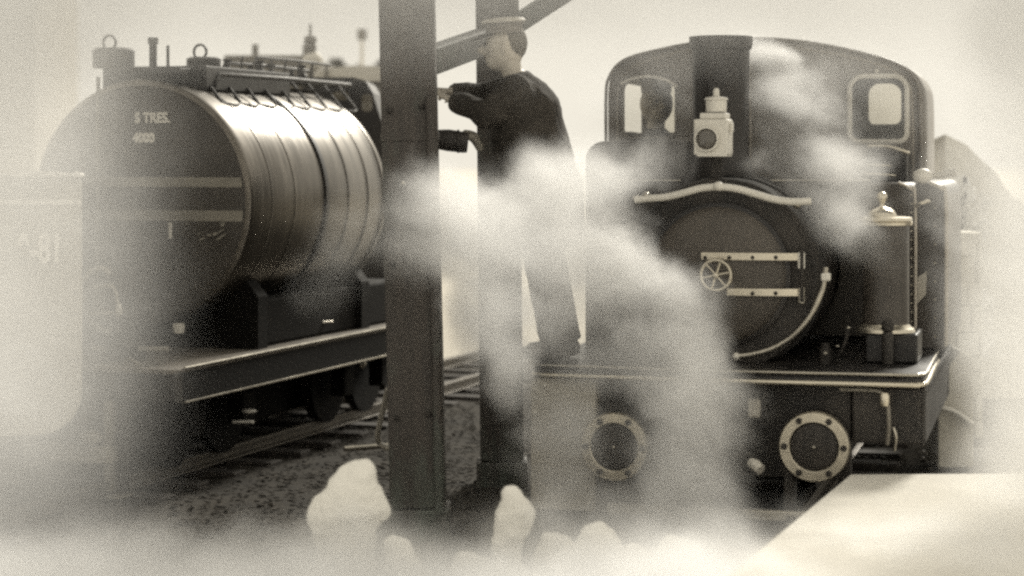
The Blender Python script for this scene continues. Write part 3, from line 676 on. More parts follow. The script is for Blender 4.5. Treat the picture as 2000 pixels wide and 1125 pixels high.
# ================================================================== posts and braces of the canopy
def post(x, y, w_, dpt, lean, name, label):
    t = thing(name, label, 'post', (x, y, 0), 0, 'canopy posts')
    obj('post_shaft', box(-w_/2, w_/2, -dpt/2, dpt/2, .12, 3.6), M['timber'], t, bevel=.012)
    obj('post_base', box(-w_/2-.02, w_/2+.02, -dpt/2-.02, dpt/2+.02, -.05, .119), M['timber'], t, bevel=.01)
    t.rotation_euler = (0, lean, 0)
    return t
p1 = post(P(819, 0, 9.45).x, 9.45, .252, .24, R(-1.3), 'canopy_post', 'broad dark canopy post standing beside the tank wagon')
obj('post_strap', box(-.131, .131, -.125, .125, 1.80, 1.84), M['timber'], p1, bevel=.004)
obj('conduit', tube([(.10, -.13, .1), (.10, -.13, 2.0)], .022), M['timber'], p1, smooth=True)
obj('post_bolt', ball((-.03, -.123, 1.61), .013), M['steel'], p1, smooth=True)
for z_b in (.55, 1.25, 1.95):
    for x_b in (-.085, .06): obj('post_bolt', lathe([(.014, 0), (.014, -.012), (.009, -.018)], (x_b, -.121, z_b+x_b*.1), 'Y', 6), M['iron'], p1)
p2 = post(P(981, 0, 10.9).x, 10.9, .228, .2, R(-.6), 'canopy_post', 'slimmer canopy post behind the man in the cap')
def beam(a, b_, w_, name, parent):
    a, b_ = Vector(a), Vector(b_); t = (b_-a).normalized(); s = t.cross(Vector((0, 0, 1))).normalized(); u = s.cross(t)
    bm = bmesh.new(); r1 = [bm.verts.new(a+s*i*w_*.4+u*j*w_/2) for i, j in ((-1, -1), (1, -1), (1, 1), (-1, 1))]; r2 = [bm.verts.new(b_+s*i*w_*.4+u*j*w_/2) for i, j in ((-1, -1), (1, -1), (1, 1), (-1, 1))]
    bm.faces.new(r1); bm.faces.new(r2[::-1])
    for i in range(4): bm.faces.new((r1[i], r1[(i+1) % 4], r2[(i+1) % 4], r2[i]))
    return obj(name, bm, M['timber'], parent, bevel=.006)
o = beam(P(835, 120, 9.6), P(985, 66, 10.8), .125, 'brace_beam', None); tag(o, 'slanting timber brace between the two canopy posts', 'brace', 'timber braces')
o = beam(P(965, 75, 11.02), P(1190, -70, 11.3), .10, 'brace_beam', None); tag(o, 'timber brace rising to the right above the cap', 'brace', 'timber braces')
o = obj('canopy_beam', box(-3.8, 5, 9.35, 11.1, 3.6, 3.75), M['timber']); tag(o, 'overhead canopy beam resting on both posts above the picture', 'beam')

# ================================================================== people
def loft(pts, radii, seg=16, bm=None):
    bm = bm or bmesh.new(); pts = [Vector(p) for p in pts]; rings = []
    for i, (p, (rx, ry)) in enumerate(zip(pts, radii)):
        t = (pts[min(i+1, len(pts)-1)]-pts[max(i-1, 0)]).normalized()
        s = Vector((0, 1, 0)); s = (s-t*s.dot(t)).normalized(); u = t.cross(s)
        rings.append([bm.verts.new(p+u*rx*math.cos(2*math.pi*j/seg)+s*ry*math.sin(2*math.pi*j/seg)) for j in range(seg)])
    for a, b in zip(rings, rings[1:]):
        for j in range(seg): bm.faces.new((a[j], a[(j+1) % seg], b[(j+1) % seg], b[j]))
    bm.faces.new(rings[0][::-1]); bm.faces.new(rings[-1]); return bm
def remesh(o, v, disp=0, sc_=.2):
    m = o.modifiers.new('remesh', 'REMESH'); m.mode = 'VOXEL'; m.voxel_size = v; m.use_smooth_shade = True
    s = o.modifiers.new('smooth', 'SMOOTH'); s.factor = .5; s.iterations = 4
    if disp:
        tx = bpy.data.textures.new('folds', 'CLOUDS'); tx.noise_scale = sc_
        d_ = o.modifiers.new('folds', 'DISPLACE'); d_.texture = tx; d_.strength = disp; d_.mid_level = .5
def person(label, J, base, S=1.0):
    t = thing('person', label, 'person', base)
    B = Vector(base); j = {k_: Vector(v)-B for k_, v in J.items() if not isinstance(v, (int, float))}
    fd = j['face'].normalized() if False else (Vector(J['facing'])).normalized()
    # continuous body: legs, trunk, neck, arms, head
    bm = bmesh.new()
    loft([j['hip'], j['waist'], j['chest'], j['neck']], [(.12, .17), (.10, .145), (.12, .18), (.055, .06)], bm=bm)
    loft([j['neck']-Vector((0, 0, .05)), j['head']], [(.05, .055), (.055, .055)], bm=bm)
    h = j['head']
    ball(h, .115, .86, .68, 1.05, bm=bm, sub=3)
    ball(h+fd*.04+Vector((0, 0, -.055)), .062, .9, .85, 1, bm=bm, sub=3)
    side = Vector((-fd.y, fd.x, 0))
    for sg in (-1, 1):
        ball(h+side*sg*.078+Vector((0, 0, -.005)), .028, .7, .5, 1.1, bm=bm)
        loft([j['hip']+side*sg*.09, j['knee%d' % sg], j['ankle%d' % sg]], [(.09, .09), (.058, .06), (.04, .042)], bm=bm)
        loft([j['sh%d' % sg], j['elbow%d' % sg], j['wrist%d' % sg]], [(.05, .05), (.042, .042), (.028, .028)], bm=bm)
        wv = j['wrist%d' % sg]; dv = (wv-j['elbow%d' % sg]).normalized()
        loft([wv, wv+dv*.05, wv+dv*.095], [(.02, .03), (.016, .042), (.013, .042)], bm=bm)
        for q in range(4):
            b0 = wv+dv*.09+Vector((0, -.032+.0215*q, 0)); ln = (.062, .072, .068, .052)[q]
            loft([b0, b0+dv*ln*.5+Vector((0, 0, -.006)), b0+dv*ln*.8+Vector((0, 0, -.03))], [(.0095, .0095), (.009, .009), (.007, .007)], seg=8, bm=bm)
        b0 = wv+dv*.03+Vector((0, .035*sg, 0))
        loft([b0, b0+dv*.035+Vector((0, .02*sg, -.012)), b0+dv*.06+Vector((0, .022*sg, -.03))], [(.012, .012), (.011, .011), (.008, .008)], seg=8, bm=bm)
    loft([h+fd*.085+Vector((0, 0, .02)), h+fd*.125+Vector((0, 0, -.022)), h+fd*.09+Vector((0, 0, -.035))], [(.012, .010), (.017, .017), (.012, .015)], seg=8, bm=bm)
    body = obj('body', bm, M['skin'], t); remesh(body, .009)
    for sg in (-1, 1): obj('eye', ball(h+fd*.093+side*sg*.032+Vector((0, 0, .012)), .011), M['boot'], t, smooth=True)
    obj('hair', ball(h-fd*.036+Vector((0, 0, .020)), .100, .78, .76, .95, sub=3), M['hair'], t, smooth=True)
    # coat
    bm = bmesh.new()
    loft([j['hem'], j['hip'], j['waist'], j['chest'], (j['chest']+j['neck'])/2, j['neck']], [(.265, .27), (.235, .25), (.195, .22), (.18, .23), (.125, .17), (.064, .07)], bm=bm)
    for sg in (-1, 1):
        loft([j['chest']*.6+j['neck']*.4, j['sh%d' % sg], (j['sh%d' % sg]+j['elbow%d' % sg])/2, j['elbow%d' % sg], (j['elbow%d' % sg]+j['wrist%d' % sg])/2, j['wrist%d' % sg]], [(.07, .07), (.092, .09), (.083, .08), (.075, .07), (.062, .06), (.05, .05)], bm=bm)
    ct = obj('coat', bm, M['coat'], t); remesh(ct, .016, .035, .13)
    bm = bmesh.new()
    for sg in (-1, 1):
        loft([j['hip']+side*sg*.06, (j['hip']+j['knee%d' % sg])/2+side*sg*.04, j['knee%d' % sg], j['ankle%d' % sg]+Vector((0, 0, -.02))], [(.12, .12), (.10, .10), (.083, .083), (.078, .078)], bm=bm)
    tr = obj('trousers', bm, M['coat'], t); remesh(tr, .014, .022, .1)
    for sg in (-1, 1):
        an = j['ankle%d' % sg]; z0 = J['floor']-B.z
        bm = loft([an+Vector((0, 0, .03)), Vector((an.x, an.y, z0+.06))], [(.055, .052), (.055, .05)])
        bx = Vector((an.x, an.y, z0+.046)); loft([bx-fd*.07, bx-fd*.03, bx+fd*.08, bx+fd*.19], [(.03, .035), (.044, .042), (.042, .05), (.026, .034)], bm=bm)
        bo = obj('boot', bm, M['boot'], t); remesh(bo, .01)
    # flat cap with band and peak
    ft = Matrix.Rotation(J.get('captilt', 0), 4, 'Y')
    cz = h+Vector((0, 0, .065))
    cp = obj('cap', lathe([(.090, 0), (.091, .04), (.106, .048), (.108, .060), (.098, .072), (.05, .078)], (0, 0, 0), 'Z', 32), M['cap'], t, smooth=True); cp.location = cz; cp.rotation_euler = (0, J.get('captilt', 0), 0)
    pk = obj('cap_peak', loft([fd*.06, fd*.12+Vector((0, 0, -.006)), fd*.155+Vector((0, 0, -.022))], [(.012, .085), (.008, .07), (.005, .04)]), M['boot'], cp, smooth=True)
    obj('cap_top', lathe([(.107, .053), (.109, .060), (.099, .0725), (.02, .0795)], (0, 0, 0), 'Z', 32), M['farpale'], cp, smooth=True)
    return t
Yp = 9.98
fl = .737
J1 = dict(facing=(-1, 0, 0), floor=fl, head=P(985, 92, Yp), neck=P(1008, 142, Yp), chest=P(1022, 205, Yp), waist=P(1036, 290, Yp), hip=P(1046, 355, Yp), hem=P(1040, 475, Yp))
J1.update({'sh-1': P(1003, 178, Yp+.17), 'sh1': P(1008, 182, Yp-.17),
           'elbow1': P(950, 225, Yp-.22), 'wrist1': P(888, 198, Yp-.02),
           'elbow-1': P(945, 190, Yp+.22), 'wrist-1': P(880, 180, Yp+.12),
           'knee1': P(1062, 540, Yp-.08), 'knee-1': P(1078, 540, Yp+.14), 'ankle1': P(1086, 690, Yp-.08), 'ankle-1': P(1105, 685, Yp+.16), 'captilt': R(-4)})
# loco board under his feet: keep both ankles above the board
for k_ in ('ankle1', 'ankle-1'): J1[k_].z = fl+.10
person('man in a peaked cap and long dark coat leaning left with both arms out', J1, (P(1090, 0, Yp).x, Yp, fl))
# driver inside the cab
def dr(px, py, off=0): return LF.W(L(px, py, 2.3+off))
fb = .45
hd = dr(1282, 203)
s1 = Vector(LF.ax)
J2 = dict(facing=(.3, -1, 0), floor=fb, head=hd, neck=hd+Vector((0, .02, -.14)), chest=hd+Vector((0, .04, -.32)), waist=hd+Vector((0, .05, -.62)), hip=hd+Vector((0, .05, -.84)), hem=hd+Vector((0, .05, -1.0)))
for sg in (-1, 1):
    sd_ = Vector((1, .3, 0)).normalized()*sg
    J2['sh%d' % sg] = hd+sd_*.17+Vector((0, .03, -.24)); J2['elbow%d' % sg] = hd+sd_*.26+Vector((0, -.02, -.50)); J2['wrist%d' % sg] = hd+sd_*.20+Vector((0, -.22, -.56))
    J2['knee%d' % sg] = hd+sd_*.10+Vector((0, .02, -1.28)); J2['ankle%d' % sg] = Vector((hd.x+sd_.x*.11, hd.y+.05, fb+.09))
person('driver in dark clothes standing inside the cab behind its left window', J2, (hd.x, hd.y, fb))
a = L(1200, 0, 1.82)
obj('cab_floor', box(outl[0][0]+.03, outl[-1][0]-.03, 1.83, 3.0, fb-.03, fb), M['plank'], LO)

# dark fitting with hose hanging from the broad post
H = thing('water_hose', 'thick dark hose coupling fixed behind the broad post below the mans hands', 'hose', P(885, 275, 9.75))
B0 = P(885, 275, 9.75)
q = lambda x, y, Y=9.75: P(x, y, Y)-B0
obj('hose_body', tube([q(850, 272), q(875, 274), q(905, 278), q(914, 279)], [.045, .052, .05, .046], 16, smooth_path=True), M['hose'], H, smooth=True)
obj('hose_nozzle', tube([q(908, 262, 9.8), q(925, 268, 9.85), q(938, 290, 9.9)], [.022, .026, .02], 12, smooth_path=True), M['stripe'], H, smooth=True)
obj('hose_clip', tube([q(893, 276), q(897, 276)], .056, 16), M['iron'], H, smooth=True)
o = obj('air_hose', tube([P(757, 760, 9.8), P(748, 800, 9.85), P(738, 845, 9.9), P(742, 866, 9.95), P(765, 878, 9.9), P(790, 880, 9.85)], .014, 8, smooth_path=True), M['stripe'], smooth=True)
tag(o, 'thin pale hose hanging and curling beside the foot of the broad post', 'hose')
o = obj('rail_glint_bar', tube([P(672, 877, 12), P(765, 870, 12.1)], .016), M['steel']);  # bar added to give the shine of a rail on the ground
o.location.z = 0; tag(o, 'thin bright bar added for the glint of a rail behind the broad post', 'bar')

# ================================================================== whitewashed stones in the foreground
def boulder(name, pts, Y, depth, label, seed):
    rnd = random.Random(seed); bm = bmesh.new(); rows = []
    n = 20
    for (x, y, w_) in pts_rows(pts):
        c_ = P(x, y, Y); r_ = w_/F*Y; row = []
        for k_ in range(n):
            a = 2*math.pi*k_/n; row.append(bm.verts.new((c_.x+r_*math.cos(a), Y+r_*depth*math.sin(a), c_.z)))
        rows.append(row)
    for a, b in zip(rows, rows[1:]):
        for k_ in range(n): bm.faces.new((a[k_], a[(k_+1) % n], b[(k_+1) % n], b[k_]))
    bm.faces.new(rows[0][::-1]); bm.faces.new(rows[-1])
    o = obj(name, bm, M['stone']); remesh(o, .010, .055, .10)
    return tag(o, label, 'stone', 'whitewashed stones in the foreground')
def pts_rows(p): return p
gy = lambda Y: HY+CAMZ*F/Y
boulder('whitewashed_stone', [(700, 902, 10), (697, 908, 22), (693, 920, 35), (691, 932, 43), (688, 945, 51), (685, 960, 63), (682, 980, 77), (681, 998, 82), (675, 1011, 76), (668, 1022, 69), (669, 1040, 66), (674, 1080, 58), (680, gy(7.9), 70)], 7.9, .8, 'tallest whitewashed stone with a rounded pointed top left of the broad post', 1)
boulder('whitewashed_stone', [(768, 1044, 12), (772, 1056, 26), (780, 1078, 34), (782, 1110, 42), (778, gy(7.85), 45)], 7.85, .9, 'smallest whitewashed stone tucked against the right of the tallest one', 2)
boulder('whitewashed_stone', [(998, 945, 11), (1001, 953, 20), (1007, 975, 27), (1005, 1000, 37), (1001, 1020, 34), (994, 1042, 27), (990, 1070, 28), (1000, gy(7.95), 44)], 7.95, .9, 'slender whitewashed stone under the slimmer post', 3)
for i, (x, y, w_) in enumerate(((1082, 1052, 24), (1165, 1040, 30), (1240, 1078, 28), (1325, 1060, 30), (915, 1092, 26))):
    lab = ('pale low stone just right of the slender whitewashed stone', 'broad pale low stone second to the right of the slender one', 'pale low stone in steam below the left cylinder', 'pale low stone furthest right in the steam', 'pale low stone just left of the slender whitewashed stone')[i]
    boulder('whitewashed_stone', [(x-8, y-16, w_*.5), (x-3, y-4, w_*1.1), (x+6, y+12, w_*1.5), (x, y+40, w_*1.9), (x, gy(8.0), w_*2.0)], 8.0, .8, lab, 10+i)

# ================================================================== background
# dark engine shed roof
def farbox(px0, px1, py0, py1, Y, d_, name, m, label, cat):
    a, b_ = P(px0, py1, Y), P(px1, py0, Y)
    t = thing(name, label, cat, ((a.x+b_.x)/2, Y, 0)); h = (b_.x-a.x)/2
    obj('wall', box(-h+.05, h-.05, .05, d_, -.02, b_.z-.25), M['farpale'], t)
    obj('roof', box(-h, h, -.05, d_+.1, b_.z-.249, b_.z), m, t, bevel=.02)
    return t, h, b_.z
t, h, zz_ = farbox(438, 612, 108, 0, 19, 4, 'engine_shed', M['far'], 'low shed with a dark grey flat roof behind the tank wagon', 'shed')
obj('roof_fascia', box(-h-.02, h+.02, -.09, -.051, zz_-.45, zz_-.12), M['far'], t)
for x in (-h+.25, h-.1): obj('roof_pipe', lathe([(.03, zz_), (.03, zz_+.12)], (x, .3, 0), 'Z', 10), M['far'], t)
# coaches with white roof end
a, b_ = P(600, 170, 17), P(742, 128, 17)
t = thing('coach', 'white roofed coach end standing beyond the tank wagon', 'coach', ((a.x+b_.x)/2+.15, 17, 0)); h = (b_.x-a.x)/2+.15
arc = [(h*math.sin(R(tt)), b_.z-.13+.13*math.cos(R(tt))*1.0) for tt in range(-90, 91, 10)]
obj('roof', prism(arc, 0, 5), M['farpale'], t, smooth=True)
obj('coach_end', box(-h+.05, h-.05, .05, 4.9, .6, b_.z-.135), M['far'], t)
for x in (-.22, .22): obj('window', box(x-.12, x+.12, .03, .049, 1.6, 2.0), M['glass'], t)
for x in (-h+.16, h-.06): obj('lamp_iron', box(x-.012, x+.012, -.03, 0.02, b_.z-.16, b_.z-.0), M['far'], t)
obj('underframe', box(-h+.1, h-.1, .1, 4.8, .1, .599), M['soot'], t)
# stove pipe with ball
p = P(606, 120, 16.5)
t = thing('signal_lamp_post', 'slim post with a round lamp beneath its stacked cap beyond the wagon', 'lamp post', (p.x, 16.5, 0))
obj('post', lathe([(.03, 0), (.03, p.z-.05)], (0, 0, 0), 'Z', 12), M['far'], t)
obj('globe', ball((0.02, 0, p.z-.0), .085), M['farpale'], t, smooth=True)
obj('finial', lathe([(.05, p.z+.07), (.045, p.z+.10), (.055, p.z+.11), (.04, p.z+.15), (.055, p.z+.16), (.045, p.z+.2), (.012, p.z+.21), (.010, p.z+.30)], (0.0, 0, 0), 'Z', 16), M['far'], t, smooth=True)
# trees
def tree(px, py, wpx, Y, label):
    base = P(px, HY, Y); zt_ = P(px, py, Y).z; w_ = wpx/F*Y
    t = thing('tree', label, 'tree', (base.x, Y, 0), 0, 'distant trees')
    obj('trunk', tube([(0, 0, 0), (.05, 0, zt_*.35), (-.05, 0, zt_*.7), (0, 0, zt_*.92)], [.16, .10, .06, .02], 8, smooth_path=True), M['sleeper'], t)
    rnd = random.Random(int(px)); bm = bmesh.new()
    cl_ = [(rnd.uniform(-w_, w_)*.7, rnd.uniform(-w_, w_)*.7, zt_*rnd.uniform(.6, .93), rnd.uniform(.25, .45)*w_) for _ in range(16)]
    for (x, y, z, r) in cl_:
        for _ in range(90):
            v = Vector((rnd.gauss(0, 1), rnd.gauss(0, 1), rnd.gauss(0, .7))).normalized()*r*rnd.uniform(.6, 1.05)+Vector((x, y, z)); s = rnd.uniform(.05, .12)
            a1 = Vector((rnd.uniform(-1, 1), rnd.uniform(-1, 1), rnd.uniform(-1, 1))).normalized()*s; a2 = a1.orthogonal().normalized()*s*.6
            bm.faces.new([bm.verts.new(v+a1), bm.verts.new(v+a2), bm.verts.new(v-a1), bm.verts.new(v-a2)])
    obj('crown', bm, M['leaf'], t)
for i, (x, y, w_) in enumerate(((650, 100, 22), (668, 92, 20), (700, 90, 26), (735, 88, 26))):
    tree(x, y, w_, 34, ('small tree nearest the round lamp on the skyline', 'second small tree from the round lamp', 'third tree in the skyline row before the broad post', 'tree partly behind the broad post on the skyline')[i])
t = thing('flagpole', 'thin pole with a small weathered vane above the distant trees', 'pole', (P(707, 0, 26).x, 26, 0))
obj('pole_shaft', lathe([(.03, 0), (.02, P(0, 60, 26).z)], (0, 0, 0), 'Z', 8), M['farpale'], t); obj('vane', box(-.06, .06, -.02, .02, P(0, 78, 26).z, P(0, 60, 26).z+.02), M['far'], t)
# dark cab of another engine behind the wagon
o_ = [P(x, y, 14.8) for x, y in ((592, 420), (590, 175), (598, 158), (612, 151), (690, 151), (715, 158), (728, 180), (742, 225), (757, 262), (757, 420))]
cx0 = P(670, 0, 14.8).x
t = thing('second_locomotive', 'dark engine cab with rounded corners standing behind the tank wagon', 'locomotive', (cx0, 14.8, 0))
oo = [(p.x-cx0, p.z) for p in o_]
def pw(x0, x1, y0, y1, r=.03):
    a, b_ = P(x0, y1, 14.8), P(x1, y0, 14.8); return rrect(a.x-cx0, b_.x-cx0, a.z, b_.z, r)
w1, w2, w3 = pw(649, 682, 179, 196), pw(706, 728, 184, 218), pw(602, 613, 178, 186, .01)
plate('cab_front', [oo, w1, w2, w3], 0, .04, M['black'], t)
for w_ in (w1, w2, w3): obj('window_pane', prism(w_, -.001, .002), M['glass'], t)
bm = bmesh.new(); A = [bm.verts.new((x, .02, z)) for x, z in oo]; B = [bm.verts.new((x, 1.0, z)) for x, z in oo]
for i in range(len(oo)-1): bm.faces.new((A[i], A[i+1], B[i+1], B[i]))
obj('cab_shell', bm, M['black'], t)
obj('frame', box(oo[0][0]+.02, oo[-1][0]-.02, .021, 2.0, .25, oo[0][1]), M['soot'], t)
for s in (-1, 1): obj('wheel', lathe([(.25, -.04), (.25, .04)], (s*.25, .5, .25), 'X', 24), M['iron'], t)
obj('whistle', tube([(.28, .0, P(0, 207, 14.8).z), (.36, .0, P(0, 207, 14.8).z)], .03), M['white'], t, smooth=True)
# far building at upper left, faint building right, rubble wall and pillar
a, b_ = P(-250, 0, 60), P(67, -250, 60)
t = thing('station_building', 'tall pale grey building face at the upper left corner', 'building', ((a.x+b_.x)/2, 60, 0)); h = (b_.x-a.x)/2
bz_ = P(0, 131, 60).z
obj('wall', box(-h, h, 0, 6, -.02, 9), mat('far_render', (.47, .44, .38), .9, var=.05, bump=0), t)
obj('roof', box(-h-.3, h+.3, -.3, 6.3, 9.001, 9.3), M['farpale'], t)
# embankment on the right: rough pale slope behind the cab
def slope():
    bm = bmesh.new(); from mathutils import noise
    prof = [(1846, 262), (1868, 272), (1900, 300), (1935, 330), (1975, 375), (2010, 412), (2300, 640)]
    xs = [P(x, y, 15) for x, y in prof]; rows = []
    for k_ in range(6):
        rows.append([])
        for p_ in catmull(xs, 8):
            n_ = noise.noise(Vector((p_.x*5, k_*1.7, p_.z*5)))*.05
            rows[-1].append(bm.verts.new((p_.x+n_, 15+k_*.8+n_, p_.z*(1-.04*k_)+n_)))
    for a, b in zip(rows, rows[1:]):
        for k_ in range(len(a)-1): bm.faces.new((a[k_], a[k_+1], b[k_+1], b[k_]))
    fr = rows[0]; lo = [bm.verts.new((v.co.x, 14.9, -.05)) for v in fr]
    for k_ in range(len(fr)-1): bm.faces.new((fr[k_], fr[k_+1], lo[k_+1], lo[k_]))
    return bm
obj('embankment', slope(), M['wall'], kind='structure')
p0, p1 = P(1856, 0, 12.6), P(1900, 0, 12.6)
W0 = thing('rubble_wall', 'short pale stone wall end just right of the engine side', 'wall', (p0.x, 12.6, 0))
rnd = random.Random(3); z = 0.0; first = True
while z < 1.25:
    x = -.1; h_ = rnd.uniform(.09, .17)
    while x < .19:
        w_ = rnd.uniform(.08, .15); dy = rnd.uniform(-.018, .012)
        o = obj('stone', box(x, min(x+w_-.008, .2), dy, .35, z, z+h_-.008), M['wall'], W0, bevel=.012); x += w_
    z += h_
obj('mortar_core', box(-.095, .19, .02, .34, 0, z-.02), M['wall'], W0)
a, b_ = P(1832, 925, 11.4), P(1902, 700, 11.4)
t = thing('gate_pillar', 'low grey block with curved pipe behind the platform right of the engine', 'pillar', ((a.x+b_.x)/2, 11.4, 0)); h = (b_.x-a.x)/2
obj('pillar_block', prism([(-h, 0), (h, 0), (h, b_.z), (h*.3, b_.z+.05), (-h, b_.z-.12)], 0, .3), mat('grey_block', (.50, .47, .40), .9, var=.15, bump=.3), t, bevel=.01)
pp = lambda x, y: P(x, y, 11.36)-Vector(((a.x+b_.x)/2, 11.4, 0))
obj('curved_pipe', tube([pp(1815, 795), pp(1845, 797), pp(1872, 808), pp(1898, 828)], .014, 8, smooth_path=True), M['white'], t, smooth=True)
obj('curved_pipe', tube([pp(1815, 779), pp(1838, 780)], .012, 8), M['white'], t, smooth=True)

BS = thing('ivy_bush', 'pale dusty bush rising up the bank just right of the engine cab', 'bush', (P(1885, 0, 13.4).x, 13.4, 0))
bleaf = mat('pale_leaf', (.78, .75, .67), .8, var=.3, bump=.1)
obj('stem', tube([(0, 0, 0), (.03, 0, .5), (-.02, 0, 1.1), (0, 0, 1.6)], [.04, .03, .015], 8, smooth_path=True), M['sleeper'], BS)
rnd = random.Random(11); bm = bmesh.new()
for _ in range(46):
    z = rnd.uniform(.1, 1.6); hw_ = .17*(1.25-z/2.2)
    c0 = Vector((rnd.uniform(-hw_, hw_), rnd.uniform(-.15, .15), z)); r_ = rnd.uniform(.05, .11)
    for _ in range(60):
        v = c0+Vector((rnd.gauss(0, 1), rnd.gauss(0, 1), rnd.gauss(0, 1))).normalized()*r_*rnd.uniform(.4, 1.05); q_ = rnd.uniform(.012, .026)
        a1 = Vector((rnd.uniform(-1, 1), rnd.uniform(-1, 1), rnd.uniform(-1, 1))).normalized()*q_; a2 = a1.orthogonal().normalized()*q_*.6
        bm.faces.new([bm.verts.new(v+a1), bm.verts.new(v+a2), bm.verts.new(v-a1), bm.verts.new(v-a2)])
obj('foliage', bm, bleaf, BS)

# ================================================================== steam
def steam_material(dens):
    m = bpy.data.materials.new('steam'); m.use_nodes = True; n_ = m.node_tree; n_.nodes.clear()
    o_ = n_.nodes.new('ShaderNodeOutputMaterial'); v = n_.nodes.new('ShaderNodeVolumePrincipled')
    v.inputs['Color'].default_value = (.998, .998, .997, 1); v.inputs['Density'].default_value = dens; v.inputs['Anisotropy'].default_value = .4
    n_.links.new(v.outputs[0], o_.inputs['Volume']); return m
# x, y, Y, half-width, half-height (photo px), half-depth m, density
PUFFS = [
    (775, 430, 8.9, 95, 50, .35, 1.15), (880, 395, 8.9, 110, 80, .4, 2.59), (860, 490, 8.95, 115, 80, .4, 3.46),
    (950, 520, 8.9, 120, 125, .45, 3.74), (920, 610, 8.9, 85, 75, .4, 3.46), (985, 700, 8.9, 62, 85, .35, 3.31),
    (1010, 400, 8.9, 110, 90, .4, 3.02), (1075, 350, 8.9, 90, 62, .35, 2.59), (1050, 600, 8.95, 60, 90, .3, 2.45),
    (1100, 440, 8.9, 115, 105, .4, 3.31), (1180, 335, 9.0, 95, 55, .35, 1.87), (1280, 315, 9.0, 85, 45, .3, 1.44),
    (1170, 470, 9.0, 95, 90, .4, 3.02), (1165, 565, 8.95, 120, 75, .4, 3.02), (1265, 560, 9.0, 100, 62, .35, 3.74),
    (1350, 595, 9.0, 105, 58, .3, 3.46), (1240, 660, 9.0, 130, 70, .35, 2.45), (1375, 670, 9.0, 75, 95, .35, 3.31),
    (1180, 720, 9.0, 110, 60, .35, 1.15), (1310, 770, 8.95, 100, 90, .4, 2.16), (1385, 800, 8.95, 85, 140, .4, 3.17),
    (1370, 940, 8.8, 100, 130, .4, 3.31), (1230, 1010, 8.7, 120, 70, .35, 1.73), (1090, 900, 8.9, 90, 130, .35, 1.58),
    (1100, 790, 9.0, 70, 90, .3, 1.22), (1430, 1040, 8.4, 120, 80, .4, 1.73), (1290, 880, 8.8, 60, 110, .35, 1.30),
    (1580, 250, 10.6, 100, 110, .35, 2.45), (1640, 350, 9.9, 85, 110, .3, 3.31), (1650, 450, 9.8, 60, 80, .25, 2.88),
    (1510, 155, 11.05, 58, 74, .18, 9.36), (1530, 240, 10.6, 75, 85, .3, 2.59), (1490, 320, 9.95, 60, 42, .2, 2.59),
    (1300, 200, 10.9, 190, 130, .3, 0.43), (1690, 190, 10.8, 130, 140, .3, 0.60), (1860, 450, 9.4, 60, 330, .3, 0.35),
    (700, 390, 9.0, 80, 40, .3, 0.65), (1500, 118, 11.05, 46, 42, .18, 7.92), (1085, 640, 9.0, 60, 80, .25, 2.20), (690, 470, 9.0, 80, 90, .3, .55), (650, 560, 9.1, 80, 80, .3, .35), (1340, 890, 8.75, 120, 120, .35, 1.80), (1290, 830, 8.9, 150, 120, .35, .50),
]
